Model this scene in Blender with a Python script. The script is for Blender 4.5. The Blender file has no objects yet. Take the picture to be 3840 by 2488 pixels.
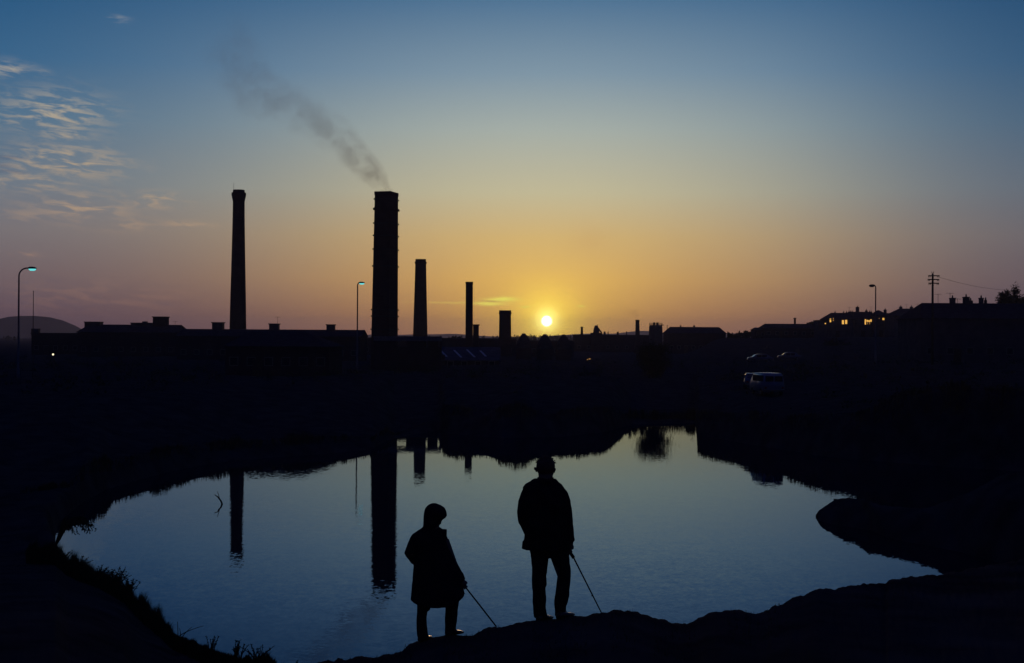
import bpy, bmesh, math, random
from mathutils import Vector, Matrix, noise
import numpy as np

random.seed(7)
scene = bpy.context.scene
COL = scene.collection
R = math.radians

# ------------------------------------------------------------------ camera
F = 5333.0                 # focal length in pixels of the 3840 px wide photograph
H = 8.0                    # eye height above the pond
ROLL = 0.006
HV = 20.0                  # horizon offset below the middle of the frame
cam_d = bpy.data.cameras.new("camera")
cam_d.sensor_width = 36.0
cam_d.lens = F * 36.0 / 3840.0
cam_d.clip_start = 0.1
cam_d.clip_end = 20000
cam = bpy.data.objects.new("camera", cam_d)
COL.objects.link(cam)
cam.matrix_world = (Matrix.Translation((0, 0, H)) @ Matrix.Rotation(math.pi / 2 + HV / F, 4, 'X')
                    @ Matrix.Rotation(ROLL, 4, 'Z'))
scene.camera = cam

def S(u, v):
    """photo pixel -> slopes (sideways, downwards) of the line of sight in the level world"""
    du, dv = u - 1920.0, v - 1244.0
    c, s = math.cos(ROLL), math.sin(ROLL)
    return (du * c + dv * s) / F, (-du * s + dv * c - HV) / F

def P(u, v, D):
    s, k = S(u, v)
    return Vector((s * D, D, H - k * D))

DD = 1.6134
def Pd(x, y, D): return P(x * DD, y * DD, D)
def Sd(x, y): return S(x * DD, y * DD)

SUN_S, SUN_K = S(2050, 1205)
SUN_DIR = Vector((SUN_S, 1, -SUN_K)).normalized()

# ------------------------------------------------------------------ render settings
vs = scene.view_settings
vs.view_transform = 'Standard'
vs.look = 'None'
vs.exposure = 0.0
vs.gamma = 1.0
vs.use_curve_mapping = False
cy = scene.cycles
cy.max_bounces = 5
cy.diffuse_bounces = 2
cy.glossy_bounces = 3
cy.transparent_max_bounces = 12
cy.volume_bounces = 1
cy.use_denoising = True
cy.volume_step_rate = 0.5

# ------------------------------------------------------------------ world: evening sky
def s2l(c):
    out = []
    for x in c:
        x = x / 255.0
        out.append(x / 12.92 if x <= 0.04045 else ((x + 0.055) / 1.055) ** 2.4)
    return tuple(out)

world = bpy.data.worlds.new("World")
scene.world = world
world.use_nodes = True
wt = world.node_tree
wt.nodes.clear()

class NT:
    def __init__(s, t): s.t = t
    def n(s, kind, **kw):
        nd = s.t.nodes.new(kind)
        for k, v in kw.items(): setattr(nd, k, v)
        return nd
    def put(s, sock, v):
        if isinstance(v, bpy.types.NodeSocket): s.t.links.new(v, sock)
        else: sock.default_value = v
    def m(s, op, a, b=None, c=None, clamp=False):
        nd = s.n('ShaderNodeMath', operation=op, use_clamp=clamp)
        s.put(nd.inputs[0], a)
        if b is not None: s.put(nd.inputs[1], b)
        if c is not None: s.put(nd.inputs[2], c)
        return nd.outputs[0]
    def mix(s, f, a, b, blend='MIX'):
        nd = s.n('ShaderNodeMix', data_type='RGBA', blend_type=blend)
        s.put(nd.inputs[0], f)
        s.put(nd.inputs[6], a if isinstance(a, bpy.types.NodeSocket) else (*a, 1))
        s.put(nd.inputs[7], b if isinstance(b, bpy.types.NodeSocket) else (*b, 1))
        return nd.outputs[2]
    def ramp(s, f, stops, interp='LINEAR'):
        nd = s.n('ShaderNodeValToRGB')
        cr = nd.color_ramp
        cr.interpolation = interp
        while len(cr.elements) < len(stops): cr.elements.new(0.5)
        for e, (p, c) in zip(cr.elements, stops):
            e.position = p
            e.color = (*c, 1) if len(c) == 3 else c
        s.put(nd.inputs[0], f)
        return nd.outputs[0]
    def gauss2(s, x, y, x0, y0, sx, sy):
        a = s.m('MULTIPLY', s.m('SUBTRACT', x, x0), 1.0 / sx)
        b = s.m('MULTIPLY', s.m('SUBTRACT', y, y0), 1.0 / sy)
        q = s.m('ADD', s.m('MULTIPLY', a, a), s.m('MULTIPLY', b, b))
        return s.m('EXPONENT', s.m('MULTIPLY', q, -1.0))

w = NT(wt)
tc = w.n('ShaderNodeTexCoord')
sep = w.n('ShaderNodeSeparateXYZ')
wt.links.new(tc.outputs['Generated'], sep.inputs[0])
dx, dy, dz = sep.outputs
el = w.m('MULTIPLY', w.m('ARCSINE', dz), 180 / math.pi)
az = w.m('MULTIPLY', w.m('ARCTAN2', dx, dy), 180 / math.pi)
SAZ = math.degrees(math.atan2(SUN_DIR.x, SUN_DIR.y))
SEL = math.degrees(math.asin(SUN_DIR.z))
daz = w.m('ABSOLUTE', w.m('SUBTRACT', az, SAZ))
ef = w.m('DIVIDE', el, 25.0, clamp=True)
def st(lst): return [(d / 25.0, s2l(c)) for d, c in lst]
rampA = w.ramp(ef, st([(0, (182, 124, 84)), (0.8, (206, 147, 84)), (2.3, (220, 170, 96)), (4.0, (214, 180, 118)),
                       (5.8, (198, 189, 154)), (8.3, (168, 177, 170)), (10.5, (129, 152, 168)),
                       (13.3, (82, 118, 150)), (25, (22, 42, 78))]))
rampB = w.ramp(ef, st([(0, (86, 66, 84)), (0.8, (98, 78, 90)), (2.3, (112, 98, 104)), (4.0, (118, 114, 120)),
                       (5.8, (104, 118, 134)), (8.3, (72, 108, 138)), (10.5, (44, 95, 136)),
                       (13.3, (24, 80, 124)), (25, (10, 26, 60))]))
tq = w.m('DIVIDE', daz, w.m('ADD', 10.5, w.m('MULTIPLY', el, 0.3)))
t1 = w.m('SUBTRACT', 1.0, w.m('EXPONENT', w.m('MULTIPLY', w.m('MULTIPLY', tq, tq), -1.0)))
sky = w.mix(t1, rampA, rampB)
# the half of the sky behind the camera and the zenith are already deep dusk
t2 = w.m('SMOOTHSTEP', 26.0, 75.0, daz) if False else None
mr = w.n('ShaderNodeMapRange', interpolation_type='SMOOTHSTEP')
w.put(mr.inputs[0], daz); w.put(mr.inputs[1], 24.0); w.put(mr.inputs[2], 80.0)
sky = w.mix(mr.outputs[0], sky, s2l((9, 18, 46)))
mr2 = w.n('ShaderNodeMapRange', interpolation_type='SMOOTHSTEP')
w.put(mr2.inputs[0], el); w.put(mr2.inputs[1], 17.0); w.put(mr2.inputs[2], 45.0)
sky = w.mix(mr2.outputs[0], sky, s2l((12, 22, 80)))
mr3 = w.n('ShaderNodeMapRange', interpolation_type='SMOOTHSTEP')
w.put(mr3.inputs[0], w.m('SUBTRACT', az, SAZ)); w.put(mr3.inputs[1], 8.0); w.put(mr3.inputs[2], 21.0)
sky = w.mix(w.m('MULTIPLY', mr3.outputs[0], 0.30), sky, s2l((20, 40, 74)))
# glow of the low sun in the murk
glow = w.gauss2(az, el, SAZ, SEL + 0.2, 3.6, 2.3)
glow2 = w.gauss2(az, el, SAZ, SEL, 1.25, 1.1)
glow3 = w.gauss2(az, el, SAZ, SEL, 0.42, 0.42)
def addg(sky, g, col):
    return w.mix(1.0, sky, w.mix(g, (0, 0, 0), col), 'ADD')
sky = addg(sky, glow, (0.27, 0.205, -0.01))
sky = addg(sky, glow2, (0.60, 0.52, 0.01))
sky = addg(sky, glow3, (1.0, 1.1, 0.40))

# thin wind-torn clouds: (disp x, y, half-width, half-height, strength)
def ang(x, y):
    s_, k_ = Sd(x, y)
    return math.degrees(math.atan(s_)), math.degrees(math.atan(-k_ / math.hypot(1, s_)))
PXD = DD / F * 180 / math.pi
comb = w.n('ShaderNodeCombineXYZ')
w.put(comb.inputs[0], w.m('MULTIPLY', az, 0.62)); w.put(comb.inputs[1], w.m('MULTIPLY', w.m('ADD', el, w.m('MULTIPLY', az, 0.09)), 2.8))
nz = w.n('ShaderNodeTexNoise'); nz.inputs['Scale'].default_value = 1.25
nz.inputs['Detail'].default_value = 7; nz.inputs['Roughness'].default_value = 0.62; nz.inputs['Distortion'].default_value = 0.5
wt.links.new(comb.outputs[0], nz.inputs['Vector'])
streak = w.n('ShaderNodeMapRange', interpolation_type='SMOOTHSTEP')
w.put(streak.inputs[0], nz.outputs[0]); w.put(streak.inputs[1], 0.43); w.put(streak.inputs[2], 0.62)
tot = None
for (x, y, a, b, k) in [(125, 262, 100, 44, 1.0), (30, 275, 60, 30, .5), (150, 310, 60, 16, .8), (150, 375, 120, 36, 1.0), (60, 420, 110, 30, .6),
                        (190, 480, 100, 30, .75), (60, 500, 90, 14, .35), (358, 466, 62, 16, .85), (440, 522, 60, 8, .5), (290, 520, 70, 16, .4),
                        (18, 158, 46, 16, 1.0), (74, 168, 30, 8, .9), (270, 45, 22, 8, 1.0),
                        (60, 592, 30, 6, .5), (220, 690, 200, 30, .2)]:
    a0, e0 = ang(x, y)
    g = w.m('MULTIPLY', w.gauss2(az, el, a0, e0, a * PXD, b * PXD), k)
    tot = g if tot is None else w.m('MAXIMUM', tot, g)
cl = w.m('MULTIPLY', w.m('MULTIPLY', tot, streak.outputs[0]), 0.78, clamp=True)
ccol = w.ramp(ef, st([(0, (214, 150, 110)), (3, (200, 158, 124)), (6, (196, 168, 132)), (9, (184, 172, 150)), (14, (130, 145, 165))]))
sky = w.mix(cl, sky, ccol)
# dark undersides left
nz3 = w.n('ShaderNodeTexNoise'); nz3.inputs['Scale'].default_value = 0.8
nz3.inputs['Detail'].default_value = 4
comb3 = w.n('ShaderNodeCombineXYZ')
w.put(comb3.inputs[0], w.m('MULTIPLY', az, 0.5)); w.put(comb3.inputs[1], w.m('MULTIPLY', el, 3.2)); w.put(comb3.inputs[2], 7.0)
wt.links.new(comb3.outputs[0], nz3.inputs['Vector'])
dk = w.n('ShaderNodeMapRange', interpolation_type='SMOOTHSTEP')
w.put(dk.inputs[0], nz3.outputs[0]); w.put(dk.inputs[1], 0.50); w.put(dk.inputs[2], 0.70)
tot2 = None
for (x, y, a, b, k) in [(70, 390, 120, 34, .5), (150, 425, 80, 20, .5), (20, 655, 80, 12, .7), (300, 715, 160, 10, .3)]:
    a0, e0 = ang(x, y)
    g = w.m('MULTIPLY', w.gauss2(az, el, a0, e0, a * PXD, b * PXD), k)
    tot2 = g if tot2 is None else w.m('MAXIMUM', tot2, g)
sky = w.mix(w.m('MULTIPLY', tot2, dk.outputs[0]), sky, s2l((62, 76, 108)))
# small lit clouds low beside the sun
tot3 = None
wob = w.m('MULTIPLY', w.m('SUBTRACT', nz.outputs[0], 0.5), 0.5)
el_w = w.m('ADD', el, w.m('MULTIPLY', wob, 0.35))
for (x, y, a, b, k) in [(1165, 697, 34, 5.0, 1.3), (1135, 706, 40, 4.0, 1.0), (1060, 704, 90, 2.0, .35), (1222, 714, 12, 2.2, .9), (1352, 712, 8, 1.8, .9)]:
    a0, e0 = ang(x, y)
    g = w.m('MULTIPLY', w.gauss2(az, el_w, a0, e0, a * PXD, b * PXD), k)
    tot3 = g if tot3 is None else w.m('MAXIMUM', tot3, g)
sky = w.mix(w.m('MULTIPLY', tot3, 0.9, clamp=True), sky, s2l((255, 240, 104)))
a0, e0 = ang(1140, 701)
sky = w.mix(w.m('MULTIPLY', w.gauss2(az, el_w, a0, e0, 20 * PXD, 2.6 * PXD), 0.5), sky, s2l((170, 115, 80)))
# brown smudge right of the sun
a0, e0 = ang(1370, 560)
sky = w.mix(w.m('MULTIPLY', w.gauss2(az, el, a0, e0, 50 * PXD, 38 * PXD), w.m('MULTIPLY', nz.outputs[0], 0.22)), sky, s2l((190, 140, 96)))
# the sun's disc
dotn = w.n('ShaderNodeVectorMath', operation='DOT_PRODUCT')
wt.links.new(tc.outputs['Generated'], dotn.inputs[0]); dotn.inputs[1].default_value = SUN_DIR
angd = w.m('MULTIPLY', w.m('ARCCOSINE', dotn.outputs['Value']), 180 / math.pi)
dr = w.n('ShaderNodeMapRange', interpolation_type='SMOOTHSTEP')
w.put(dr.inputs[0], angd); w.put(dr.inputs[1], 0.245); w.put(dr.inputs[2], 0.165)
sky = addg(sky, dr.outputs[0], (3.0, 3.0, 2.2))
bg = w.n('ShaderNodeBackground')
wt.links.new(sky, bg.inputs[0])
bg.inputs[1].default_value = 1.0
wo = w.n('ShaderNodeOutputWorld')
wt.links.new(bg.outputs[0], wo.inputs[0])

# ------------------------------------------------------------------ sun
sd = bpy.data.lights.new("sun", 'SUN')
sd.energy = 0.45
sd.color = (1.0, 0.55, 0.26)
sd.angle = R(0.53)
sun = bpy.data.objects.new("sun", sd)
COL.objects.link(sun)
sun.rotation_euler = (-SUN_DIR).to_track_quat('-Z', 'Y').to_euler()

# ------------------------------------------------------------------ materials
MATS = {}
def mat(name, col, rough=0.9, var=0.35, scale=2.0, metal=0.0, emit=None, estr=0.0, bump=0.0, spec=0.3, brick=None):
    if name in MATS: return MATS[name]
    m = bpy.data.materials.new(name); m.use_nodes = True
    t = NT(m.node_tree); b = m.node_tree.nodes['Principled BSDF']
    c = t.n('ShaderNodeTexCoord')
    n = t.n('ShaderNodeTexNoise'); n.inputs['Scale'].default_value = scale; n.inputs['Detail'].default_value = 6
    m.node_tree.links.new(c.outputs['Object'], n.inputs['Vector'])
    lo = tuple(x * (1 - var) for x in col); hi = tuple(min(1, x * (1 + var)) for x in col)
    out = t.ramp(n.outputs[0], [(0.3, lo), (0.7, hi)])
    if brick:
        bt = t.n('ShaderNodeTexBrick'); bt.inputs['Scale'].default_value = 1.0
        bt.inputs['Brick Width'].default_value = brick[0]; bt.inputs['Row Height'].default_value = brick[1]
        bt.inputs['Mortar Size'].default_value = 0.012
        bt.inputs['Color1'].default_value = (*col, 1); bt.inputs['Color2'].default_value = (*lo, 1)
        bt.inputs['Mortar'].default_value = (*[x * 0.6 for x in col], 1)
        mp = t.n('ShaderNodeMapping'); mp.inputs['Rotation'].default_value = (R(90), 0, 0)
        m.node_tree.links.new(c.outputs['Object'], mp.inputs[0]); m.node_tree.links.new(mp.outputs[0], bt.inputs['Vector'])
        out = t.mix(0.5, out, bt.outputs[0])
    m.node_tree.links.new(out, b.inputs['Base Color'])
    b.inputs['Roughness'].default_value = rough; b.inputs['Metallic'].default_value = metal
    b.inputs['Specular IOR Level'].default_value = spec
    if bump:
        bp = t.n('ShaderNodeBump'); bp.inputs['Strength'].default_value = bump; bp.inputs['Distance'].default_value = 0.05
        m.node_tree.links.new(n.outputs[0], bp.inputs['Height']); m.node_tree.links.new(bp.outputs[0], b.inputs['Normal'])
    if emit:
        b.inputs['Emission Color'].default_value = (*emit, 1); b.inputs['Emission Strength'].default_value = estr
    MATS[name] = m
    return m

M_soil = mat('soil', (0.045, 0.044, 0.042), 0.95, 0.4, 0.8, bump=0.5, spec=0.0)
M_grass = mat('grass_blades', (0.030, 0.038, 0.016), 0.8, 0.3, 3, spec=0.0)
M_reed = mat('reed_stems', (0.06, 0.05, 0.028), 0.8, 0.3, 3, spec=0.0)
M_bark = mat('bark', (0.05, 0.04, 0.03), 0.9, 0.3, 6, spec=0.0)
M_leaf = mat('leaves', (0.035, 0.045, 0.02), 0.8, 0.4, 2, spec=0.0)
M_brick = mat('chimney_brick', (0.07, 0.05, 0.045), 0.92, 0.3, 0.7, brick=(0.45, 0.15), spec=0.0)
M_wall = mat('shed_brick', (0.06, 0.045, 0.045), 0.92, 0.3, 0.5, brick=(0.45, 0.15), spec=0.0)
M_render = mat('house_render', (0.09, 0.085, 0.09), 0.9, 0.25, 0.8, spec=0.0)
M_slate = mat('slate', (0.04, 0.04, 0.048), 0.85, 0.3, 1.5, spec=0.0)
M_tin = mat('corrugated_sheet', (0.07, 0.075, 0.085), 0.7, 0.3, 0.8, metal=0.2, spec=0.0)
M_steel = mat('painted_steel', (0.05, 0.05, 0.052), 0.8, 0.25, 4, metal=0.0, spec=0.05)
M_conc = mat('concrete', (0.18, 0.17, 0.16), 0.9, 0.2, 3, spec=0.0)
M_glass = mat('window_glass', (0.02, 0.022, 0.026), 0.12, 0.2, 2, spec=0.6)
M_skyl = mat('skylight_sheet', (0.35, 0.37, 0.42), 0.35, 0.2, 2, spec=0.5)  # pale base colour stands in for sky mirrored in the roof strips
M_wood = mat('weathered_wood', (0.07, 0.055, 0.04), 0.85, 0.3, 5, spec=0.0)
M_lamp = mat('lamp_glow', (0.3, 0.6, 0.6), 0.4, 0.1, 2, emit=(0.12, 0.62, 0.62), estr=1.25)
M_lampoff = mat('lamp_glass', (0.10, 0.12, 0.12), 0.25, 0.1, 2, spec=0.5)
M_litw = mat('lit_window', (0.8, 0.6, 0.3), 0.5, 0.1, 2, emit=(1.0, 0.52, 0.10), estr=0.95)
M_dimw = mat('dim_lit_window', (0.8, 0.6, 0.3), 0.5, 0.1, 2, emit=(1.0, 0.50, 0.12), estr=0.28)
M_white_l = mat('white_glow', (0.9, 0.9, 0.8), 0.5, 0.1, 2, emit=(1.0, 0.85, 0.55), estr=1.6)
M_jacket = mat('dark_jacket_cloth', (0.020, 0.020, 0.024), 0.95, 0.25, 9, spec=0.0)
M_coat = mat('dark_coat_cloth', (0.022, 0.020, 0.026), 0.95, 0.25, 9, spec=0.0)
M_trous = mat('dark_trouser_cloth', (0.020, 0.022, 0.028), 0.95, 0.25, 12, spec=0.0)
M_shoe = mat('shoe_leather', (0.03, 0.02, 0.015), 0.35, 0.2, 10, spec=0.5)
M_skin = mat('skin', (0.20, 0.12, 0.09), 0.6, 0.08, 20, spec=0.3)
M_hair = mat('auburn_hair', (0.16, 0.06, 0.03), 0.6, 0.3, 60, spec=0.3)
M_hair2 = mat('dark_hair', (0.03, 0.02, 0.015), 0.7, 0.3, 60, spec=0.2)
M_stick = mat('stick_wood', (0.05, 0.035, 0.02), 0.7, 0.3, 12, spec=0.2)
M_carp = mat('pale_car_paint', (0.20, 0.23, 0.28), 0.25, 0.03, 1, spec=0.6)
M_card = mat('dark_car_paint', (0.07, 0.09, 0.13), 0.25, 0.03, 1, spec=0.6)
M_tyre = mat('tyre_rubber', (0.02, 0.02, 0.02), 0.9, 0.2, 10, spec=0.1)
M_chrome = mat('chrome', (0.6, 0.6, 0.6), 0.15, 0.05, 5, metal=1.0)
M_hill = mat('far_hill', (0.05, 0.055, 0.05), 0.95, 0.3, 0.01, spec=0.0)

def water_mat():
    m = bpy.data.materials.new('pond_water'); m.use_nodes = True
    t = NT(m.node_tree); L = m.node_tree.links
    b = m.node_tree.nodes['Principled BSDF']
    b.inputs['Base Color'].default_value = (0.004, 0.010, 0.018, 1)
    b.inputs['Roughness'].default_value = 0.012
    b.inputs['IOR'].default_value = 1.333
    b.inputs['Specular IOR Level'].default_value = 0.5
    g = t.n('ShaderNodeNewGeometry')
    def nv(scale, detail, amp, stretch=1.0):
        mp = t.n('ShaderNodeMapping'); mp.inputs['Scale'].default_value = (scale, scale * stretch, scale)
        L.new(g.outputs['Position'], mp.inputs[0])
        n = t.n('ShaderNodeTexNoise'); n.inputs['Scale'].default_value = 1.0; n.inputs['Detail'].default_value = detail
        L.new(mp.outputs[0], n.inputs['Vector'])
        s1 = t.n('ShaderNodeVectorMath', operation='SUBTRACT'); L.new(n.outputs['Color'], s1.inputs[0]); s1.inputs[1].default_value = (0.5, 0.5, 0.5)
        s2 = t.n('ShaderNodeVectorMath', operation='MULTIPLY'); L.new(s1.outputs[0], s2.inputs[0]); s2.inputs[1].default_value = (amp, amp, 0)
        return s2.outputs[0]
    a = nv(2.4, 2, WAVE1); c = nv(8.0, 2, WAVE2)
    # patches of calmer and rougher water
    pn = t.n('ShaderNodeTexNoise'); pn.inputs['Scale'].default_value = 0.06; pn.inputs['Detail'].default_value = 2
    L.new(g.outputs['Position'], pn.inputs['Vector'])
    pr = t.n('ShaderNodeMapRange'); t.put(pr.inputs[0], pn.outputs[0]); t.put(pr.inputs[1], 0.35); t.put(pr.inputs[2], 0.65)
    t.put(pr.inputs[3], 0.6); t.put(pr.inputs[4], 1.4)
    ad = t.n('ShaderNodeVectorMath', operation='ADD'); L.new(a, ad.inputs[0]); L.new(c, ad.inputs[1])
    sc = t.n('ShaderNodeVectorMath', operation='SCALE'); L.new(ad.outputs[0], sc.inputs[0]); 
    spx = t.n('ShaderNodeSeparateXYZ'); L.new(g.outputs['Position'], spx.inputs[0])
    py = t.n('ShaderNodeMapRange'); t.put(py.inputs[0], spx.outputs[1]); t.put(py.inputs[1], 45.0); t.put(py.inputs[2], 95.0); t.put(py.inputs[3], 1.35); t.put(py.inputs[4], 0.55)
    t.put(sc.inputs['Scale'], t.m('MULTIPLY', pr.outputs[0], py.outputs[0]))
    a2 = t.n('ShaderNodeVectorMath', operation='ADD'); L.new(sc.outputs[0], a2.inputs[0]); a2.inputs[1].default_value = (0, 0, 1)
    nm = t.n('ShaderNodeVectorMath', operation='NORMALIZE'); L.new(a2.outputs[0], nm.inputs[0])
    m.node_tree.nodes.remove(b)
    fr = t.n('ShaderNodeFresnel'); fr.inputs['IOR'].default_value = 1.23; L.new(nm.outputs[0], fr.inputs['Normal'])
    df = t.n('ShaderNodeBsdfDiffuse'); df.inputs['Color'].default_value = (0.006, 0.012, 0.022, 1)
    gl = t.n('ShaderNodeBsdfGlossy'); gl.inputs['Color'].default_value = (0.49, 0.69, 0.98, 1); gl.inputs['Roughness'].default_value = 0.012
    L.new(nm.outputs[0], gl.inputs['Normal'])
    mx = t.n('ShaderNodeMixShader'); L.new(fr.outputs[0], mx.inputs[0]); L.new(df.outputs[0], mx.inputs[1]); L.new(gl.outputs[0], mx.inputs[2])
    L.new(mx.outputs[0], m.node_tree.nodes['Material Output'].inputs['Surface'])
    return m
WAVE1, WAVE2 = 0.013, 0.022

# ------------------------------------------------------------------ mesh helpers
class MB:
    def __init__(s): s.v = []; s.f = []
    def add(s, vs, fs):
        o = len(s.v); s.v += [tuple(x) for x in vs]; s.f += [tuple(i + o for i in f) for f in fs]
    def box(s, x0, x1, y0, y1, z0, z1, tx=0, ty=0):
        """box; tx, ty shrink the top"""
        s.add([(x0, y0, z0), (x1, y0, z0), (x1, y1, z0), (x0, y1, z0),
               (x0 + tx, y0 + ty, z1), (x1 - tx, y0 + ty, z1), (x1 - tx, y1 - ty, z1), (x0 + tx, y1 - ty, z1)],
              [(3, 2, 1, 0), (4, 5, 6, 7), (0, 1, 5, 4), (1, 2, 6, 5), (2, 3, 7, 6), (3, 0, 4, 7)])
    def tube(s, pts, rads, n=8, cap=True, squash=None):
        pts = [Vector(p) for p in pts]
        if not hasattr(rads, '__len__'): rads = [rads] * len(pts)
        o = len(s.v); ref = None
        for i, p in enumerate(pts):
            d = (pts[min(i + 1, len(pts) - 1)] - pts[max(i - 1, 0)])
            if d.length < 1e-9: d = Vector((0, 0, 1))
            d.normalize()
            if ref is None:
                ref = Vector((1, 0, 0)) if abs(d.x) < 0.8 else Vector((0, 1, 0))
            a = (ref - d * ref.dot(d)).normalized(); ref = a
            b = d.cross(a)
            r = rads[i]; ra, rb = (r if hasattr(r, '__len__') else (r, r))
            for k in range(n):
                q = 2 * math.pi * k / n
                s.v.append(tuple(p + a * (math.cos(q) * ra) + b * (math.sin(q) * rb)))
        for i in range(len(pts) - 1):
            for k in range(n):
                k2 = (k + 1) % n
                s.f.append((o + i * n + k, o + i * n + k2, o + (i + 1) * n + k2, o + (i + 1) * n + k))
        if cap:
            s.f.append(tuple(o + k for k in range(n))[::-1])
            s.f.append(tuple(o + (len(pts) - 1) * n + k for k in range(n)))
    def loft(s, secs, n=20, sq=2.0):
        """horizontal sections (cx, cy, z, rx, ry); superellipse power sq"""
        o = len(s.v)
        for (cx, cy_, z, rx, ry) in secs:
            for k in range(n):
                q = 2 * math.pi * k / n
                c, d = math.cos(q), math.sin(q)
                s.v.append((cx + rx * math.copysign(abs(c) ** (2 / sq), c), cy_ + ry * math.copysign(abs(d) ** (2 / sq), d), z))
        m = len(secs)
        up = secs[-1][2] > secs[0][2]
        for i in range(m - 1):
            for k in range(n):
                k2 = (k + 1) % n
                q = (o + i * n + k, o + i * n + k2, o + (i + 1) * n + k2, o + (i + 1) * n + k)
                s.f.append(q if up else q[::-1])
        a = tuple(o + k for k in range(n)); b = tuple(o + (m - 1) * n + k for k in range(n))
        s.f.append(a[::-1] if up else a); s.f.append(b if up else b[::-1])
    def ball(s, c, r, n=12, m=8):
        rx, ry, rz = r if hasattr(r, '__len__') else (r, r, r)
        secs = []
        for i in range(m + 1):
            t = -math.pi / 2 + math.pi * i / m
            k = max(0.02, math.cos(t))
            secs.append((c[0], c[1], c[2] + rz * math.sin(t), rx * k, ry * k))
        s.loft(secs, n)
    def build(s, name, m, parent=None, loc=(0, 0, 0), smooth=False, rot=None):
        me = bpy.data.meshes.new(name); me.from_pydata(s.v, [], s.f); me.update()
        if smooth:
            me.polygons.foreach_set('use_smooth', [True] * len(me.polygons))
        if m: me.materials.append(m)
        o = bpy.data.objects.new(name, me); COL.objects.link(o)
        o.location = loc
        if rot: o.rotation_euler = rot
        if parent: o.parent = parent
        return o

def tag(o, label=None, cat=None, group=None, kind=None):
    if label: o['label'] = label
    if cat: o['category'] = cat
    if group: o['group'] = group
    if kind: o['kind'] = kind
    return o

def thing(name, label, cat, loc, rz=0, group=None):
    o = bpy.data.objects.new(name, None); COL.objects.link(o)
    o.location = loc; o.rotation_euler = (0, 0, rz); o.empty_display_size = 0.3
    return tag(o, label, cat, group)

def remesh(o, vox, smooth_it=0, disp=None):
    md = o.modifiers.new('r', 'REMESH'); md.mode = 'VOXEL'; md.voxel_size = vox; md.use_smooth_shade = True
    if smooth_it:
        sm = o.modifiers.new('s', 'SMOOTH'); sm.iterations = smooth_it; sm.factor = 0.5
    dg = bpy.context.evaluated_depsgraph_get()
    me = bpy.data.meshes.new_from_object(o.evaluated_get(dg))
    old = o.data
    o.modifiers.clear(); o.data = me
    me.name = old.name
    if disp:
        for v in me.vertices:
            v.co += v.normal * disp(v.co)
    me.polygons.foreach_set('use_smooth', [True] * len(me.polygons))
    me.update()
    return o

# ------------------------------------------------------------------ terrain
def curve(lst, conv):
    xs = []; ys = []
    for x, y in lst:
        a, b = conv(x, y); xs.append(a); ys.append(b)
    return xs, ys
crest_pts = [(-60, 1285), (0, 1288), (130, 1293), (160, 1320), (230, 1345), (290, 1378), (318, 1408), (335, 1425), (370, 1450), (400, 1478),
             (430, 1490), (470, 1505), (540, 1527), (580, 1534), (625, 1545), (690, 1547), (750, 1538), (800, 1531), (840, 1525), (862, 1529), (905, 1518),
             (930, 1512), (945, 1502), (970, 1492), (1000, 1486), (1025, 1478), (1050, 1474), (1080, 1474), (1100, 1471), (1125, 1461), (1140, 1459), (1172, 1455),
             (1185, 1453), (1200, 1448), (1230, 1442), (1262, 1440), (1290, 1440), (1330, 1433), (1360, 1434), (1380, 1430), (1400, 1422), (1430, 1420), (1470, 1423),
             (1500, 1431), (1535, 1438), (1560, 1446), (1582, 1449), (1600, 1447), (1620, 1440), (1645, 1426), (1665, 1419), (1700, 1417), (1740, 1421),
             (1765, 1425), (1785, 1418), (1794, 1410), (1815, 1404), (1840, 1391), (1862, 1386), (1890, 1372), (1905, 1368), (1945, 1368),
             (1975, 1361), (2010, 1357), (2045, 1355), (2058, 1358), (2064, 1350), (2100, 1342), (2145, 1337), (2180, 1335), (2240, 1325), (2380, 1300), (2440, 1290)]
CR_S, CR_K = curve(crest_pts, Sd)
CD = [(-60, 46), (0, 45), (130, 43), (300, 38), (400, 30), (500, 24), (620, 19), (800, 15.5), (1000, 14.5), (1130, 14.6), (1260, 15.3),
      (1400, 15.3), (1600, 16.5), (1800, 17.5), (2000, 19.5), (2180, 22), (2440, 26)]
CD_S = [Sd(x, 1400)[0] for x, _ in CD]; CD_D = [d for _, d in CD]
bank_pts = [(-60, 1230), (0, 1225), (110, 1216), (165, 1212), (205, 1212), (235, 1190), (262, 1165), (300, 1153), (340, 1143), (400, 1128), (440, 1118), (470, 1110),
            (500, 1103), (530, 1094), (580, 1090), (640, 1085), (700, 1080), (757, 1076), (800, 1071), (865, 1056), (900, 1035), (918, 1018), (1018, 1018), (1030, 1052),
            (1045, 1060), (1130, 1060), (1150, 1066), (1170, 1074), (1205, 1078), (1225, 1074), (1240, 1066), (1275, 1064), (1300, 1060), (1350, 1058), (1400, 1052),
            (1418, 1042), (1432, 1030), (1448, 1012), (1466, 1000), (1500, 993), (1560, 990), (1600, 990), (1616, 986), (1619, 1000), (1621, 1050), (1650, 1062),
            (1700, 1075), (1740, 1092), (1776, 1102), (1785, 1106), (1830, 1110), (1880, 1130), (1930, 1144), (1985, 1156), (2020, 1172), (2080, 1210), (2200, 1250), (2440, 1270)]
BK_S, BK_K = curve(bank_pts, Sd)
BD = [(-60, 62), (0, 64), (160, 67), (250, 76), (400, 86), (530, 93), (757, 99), (865, 103), (900, 112), (1020, 124), (1040, 120), (1170, 115),
      (1280, 116), (1400, 122), (1470, 134), (1616, 136), (1622, 120), (1700, 113), (1800, 106), (1900, 100), (1980, 97), (2200, 92), (2440, 88)]
BD_S = [Sd(x, 1100)[0] for x, _ in BD]; BD_D = [d for _, d in BD]
PL, PR = Sd(142, 1250)[0], 0.40

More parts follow.
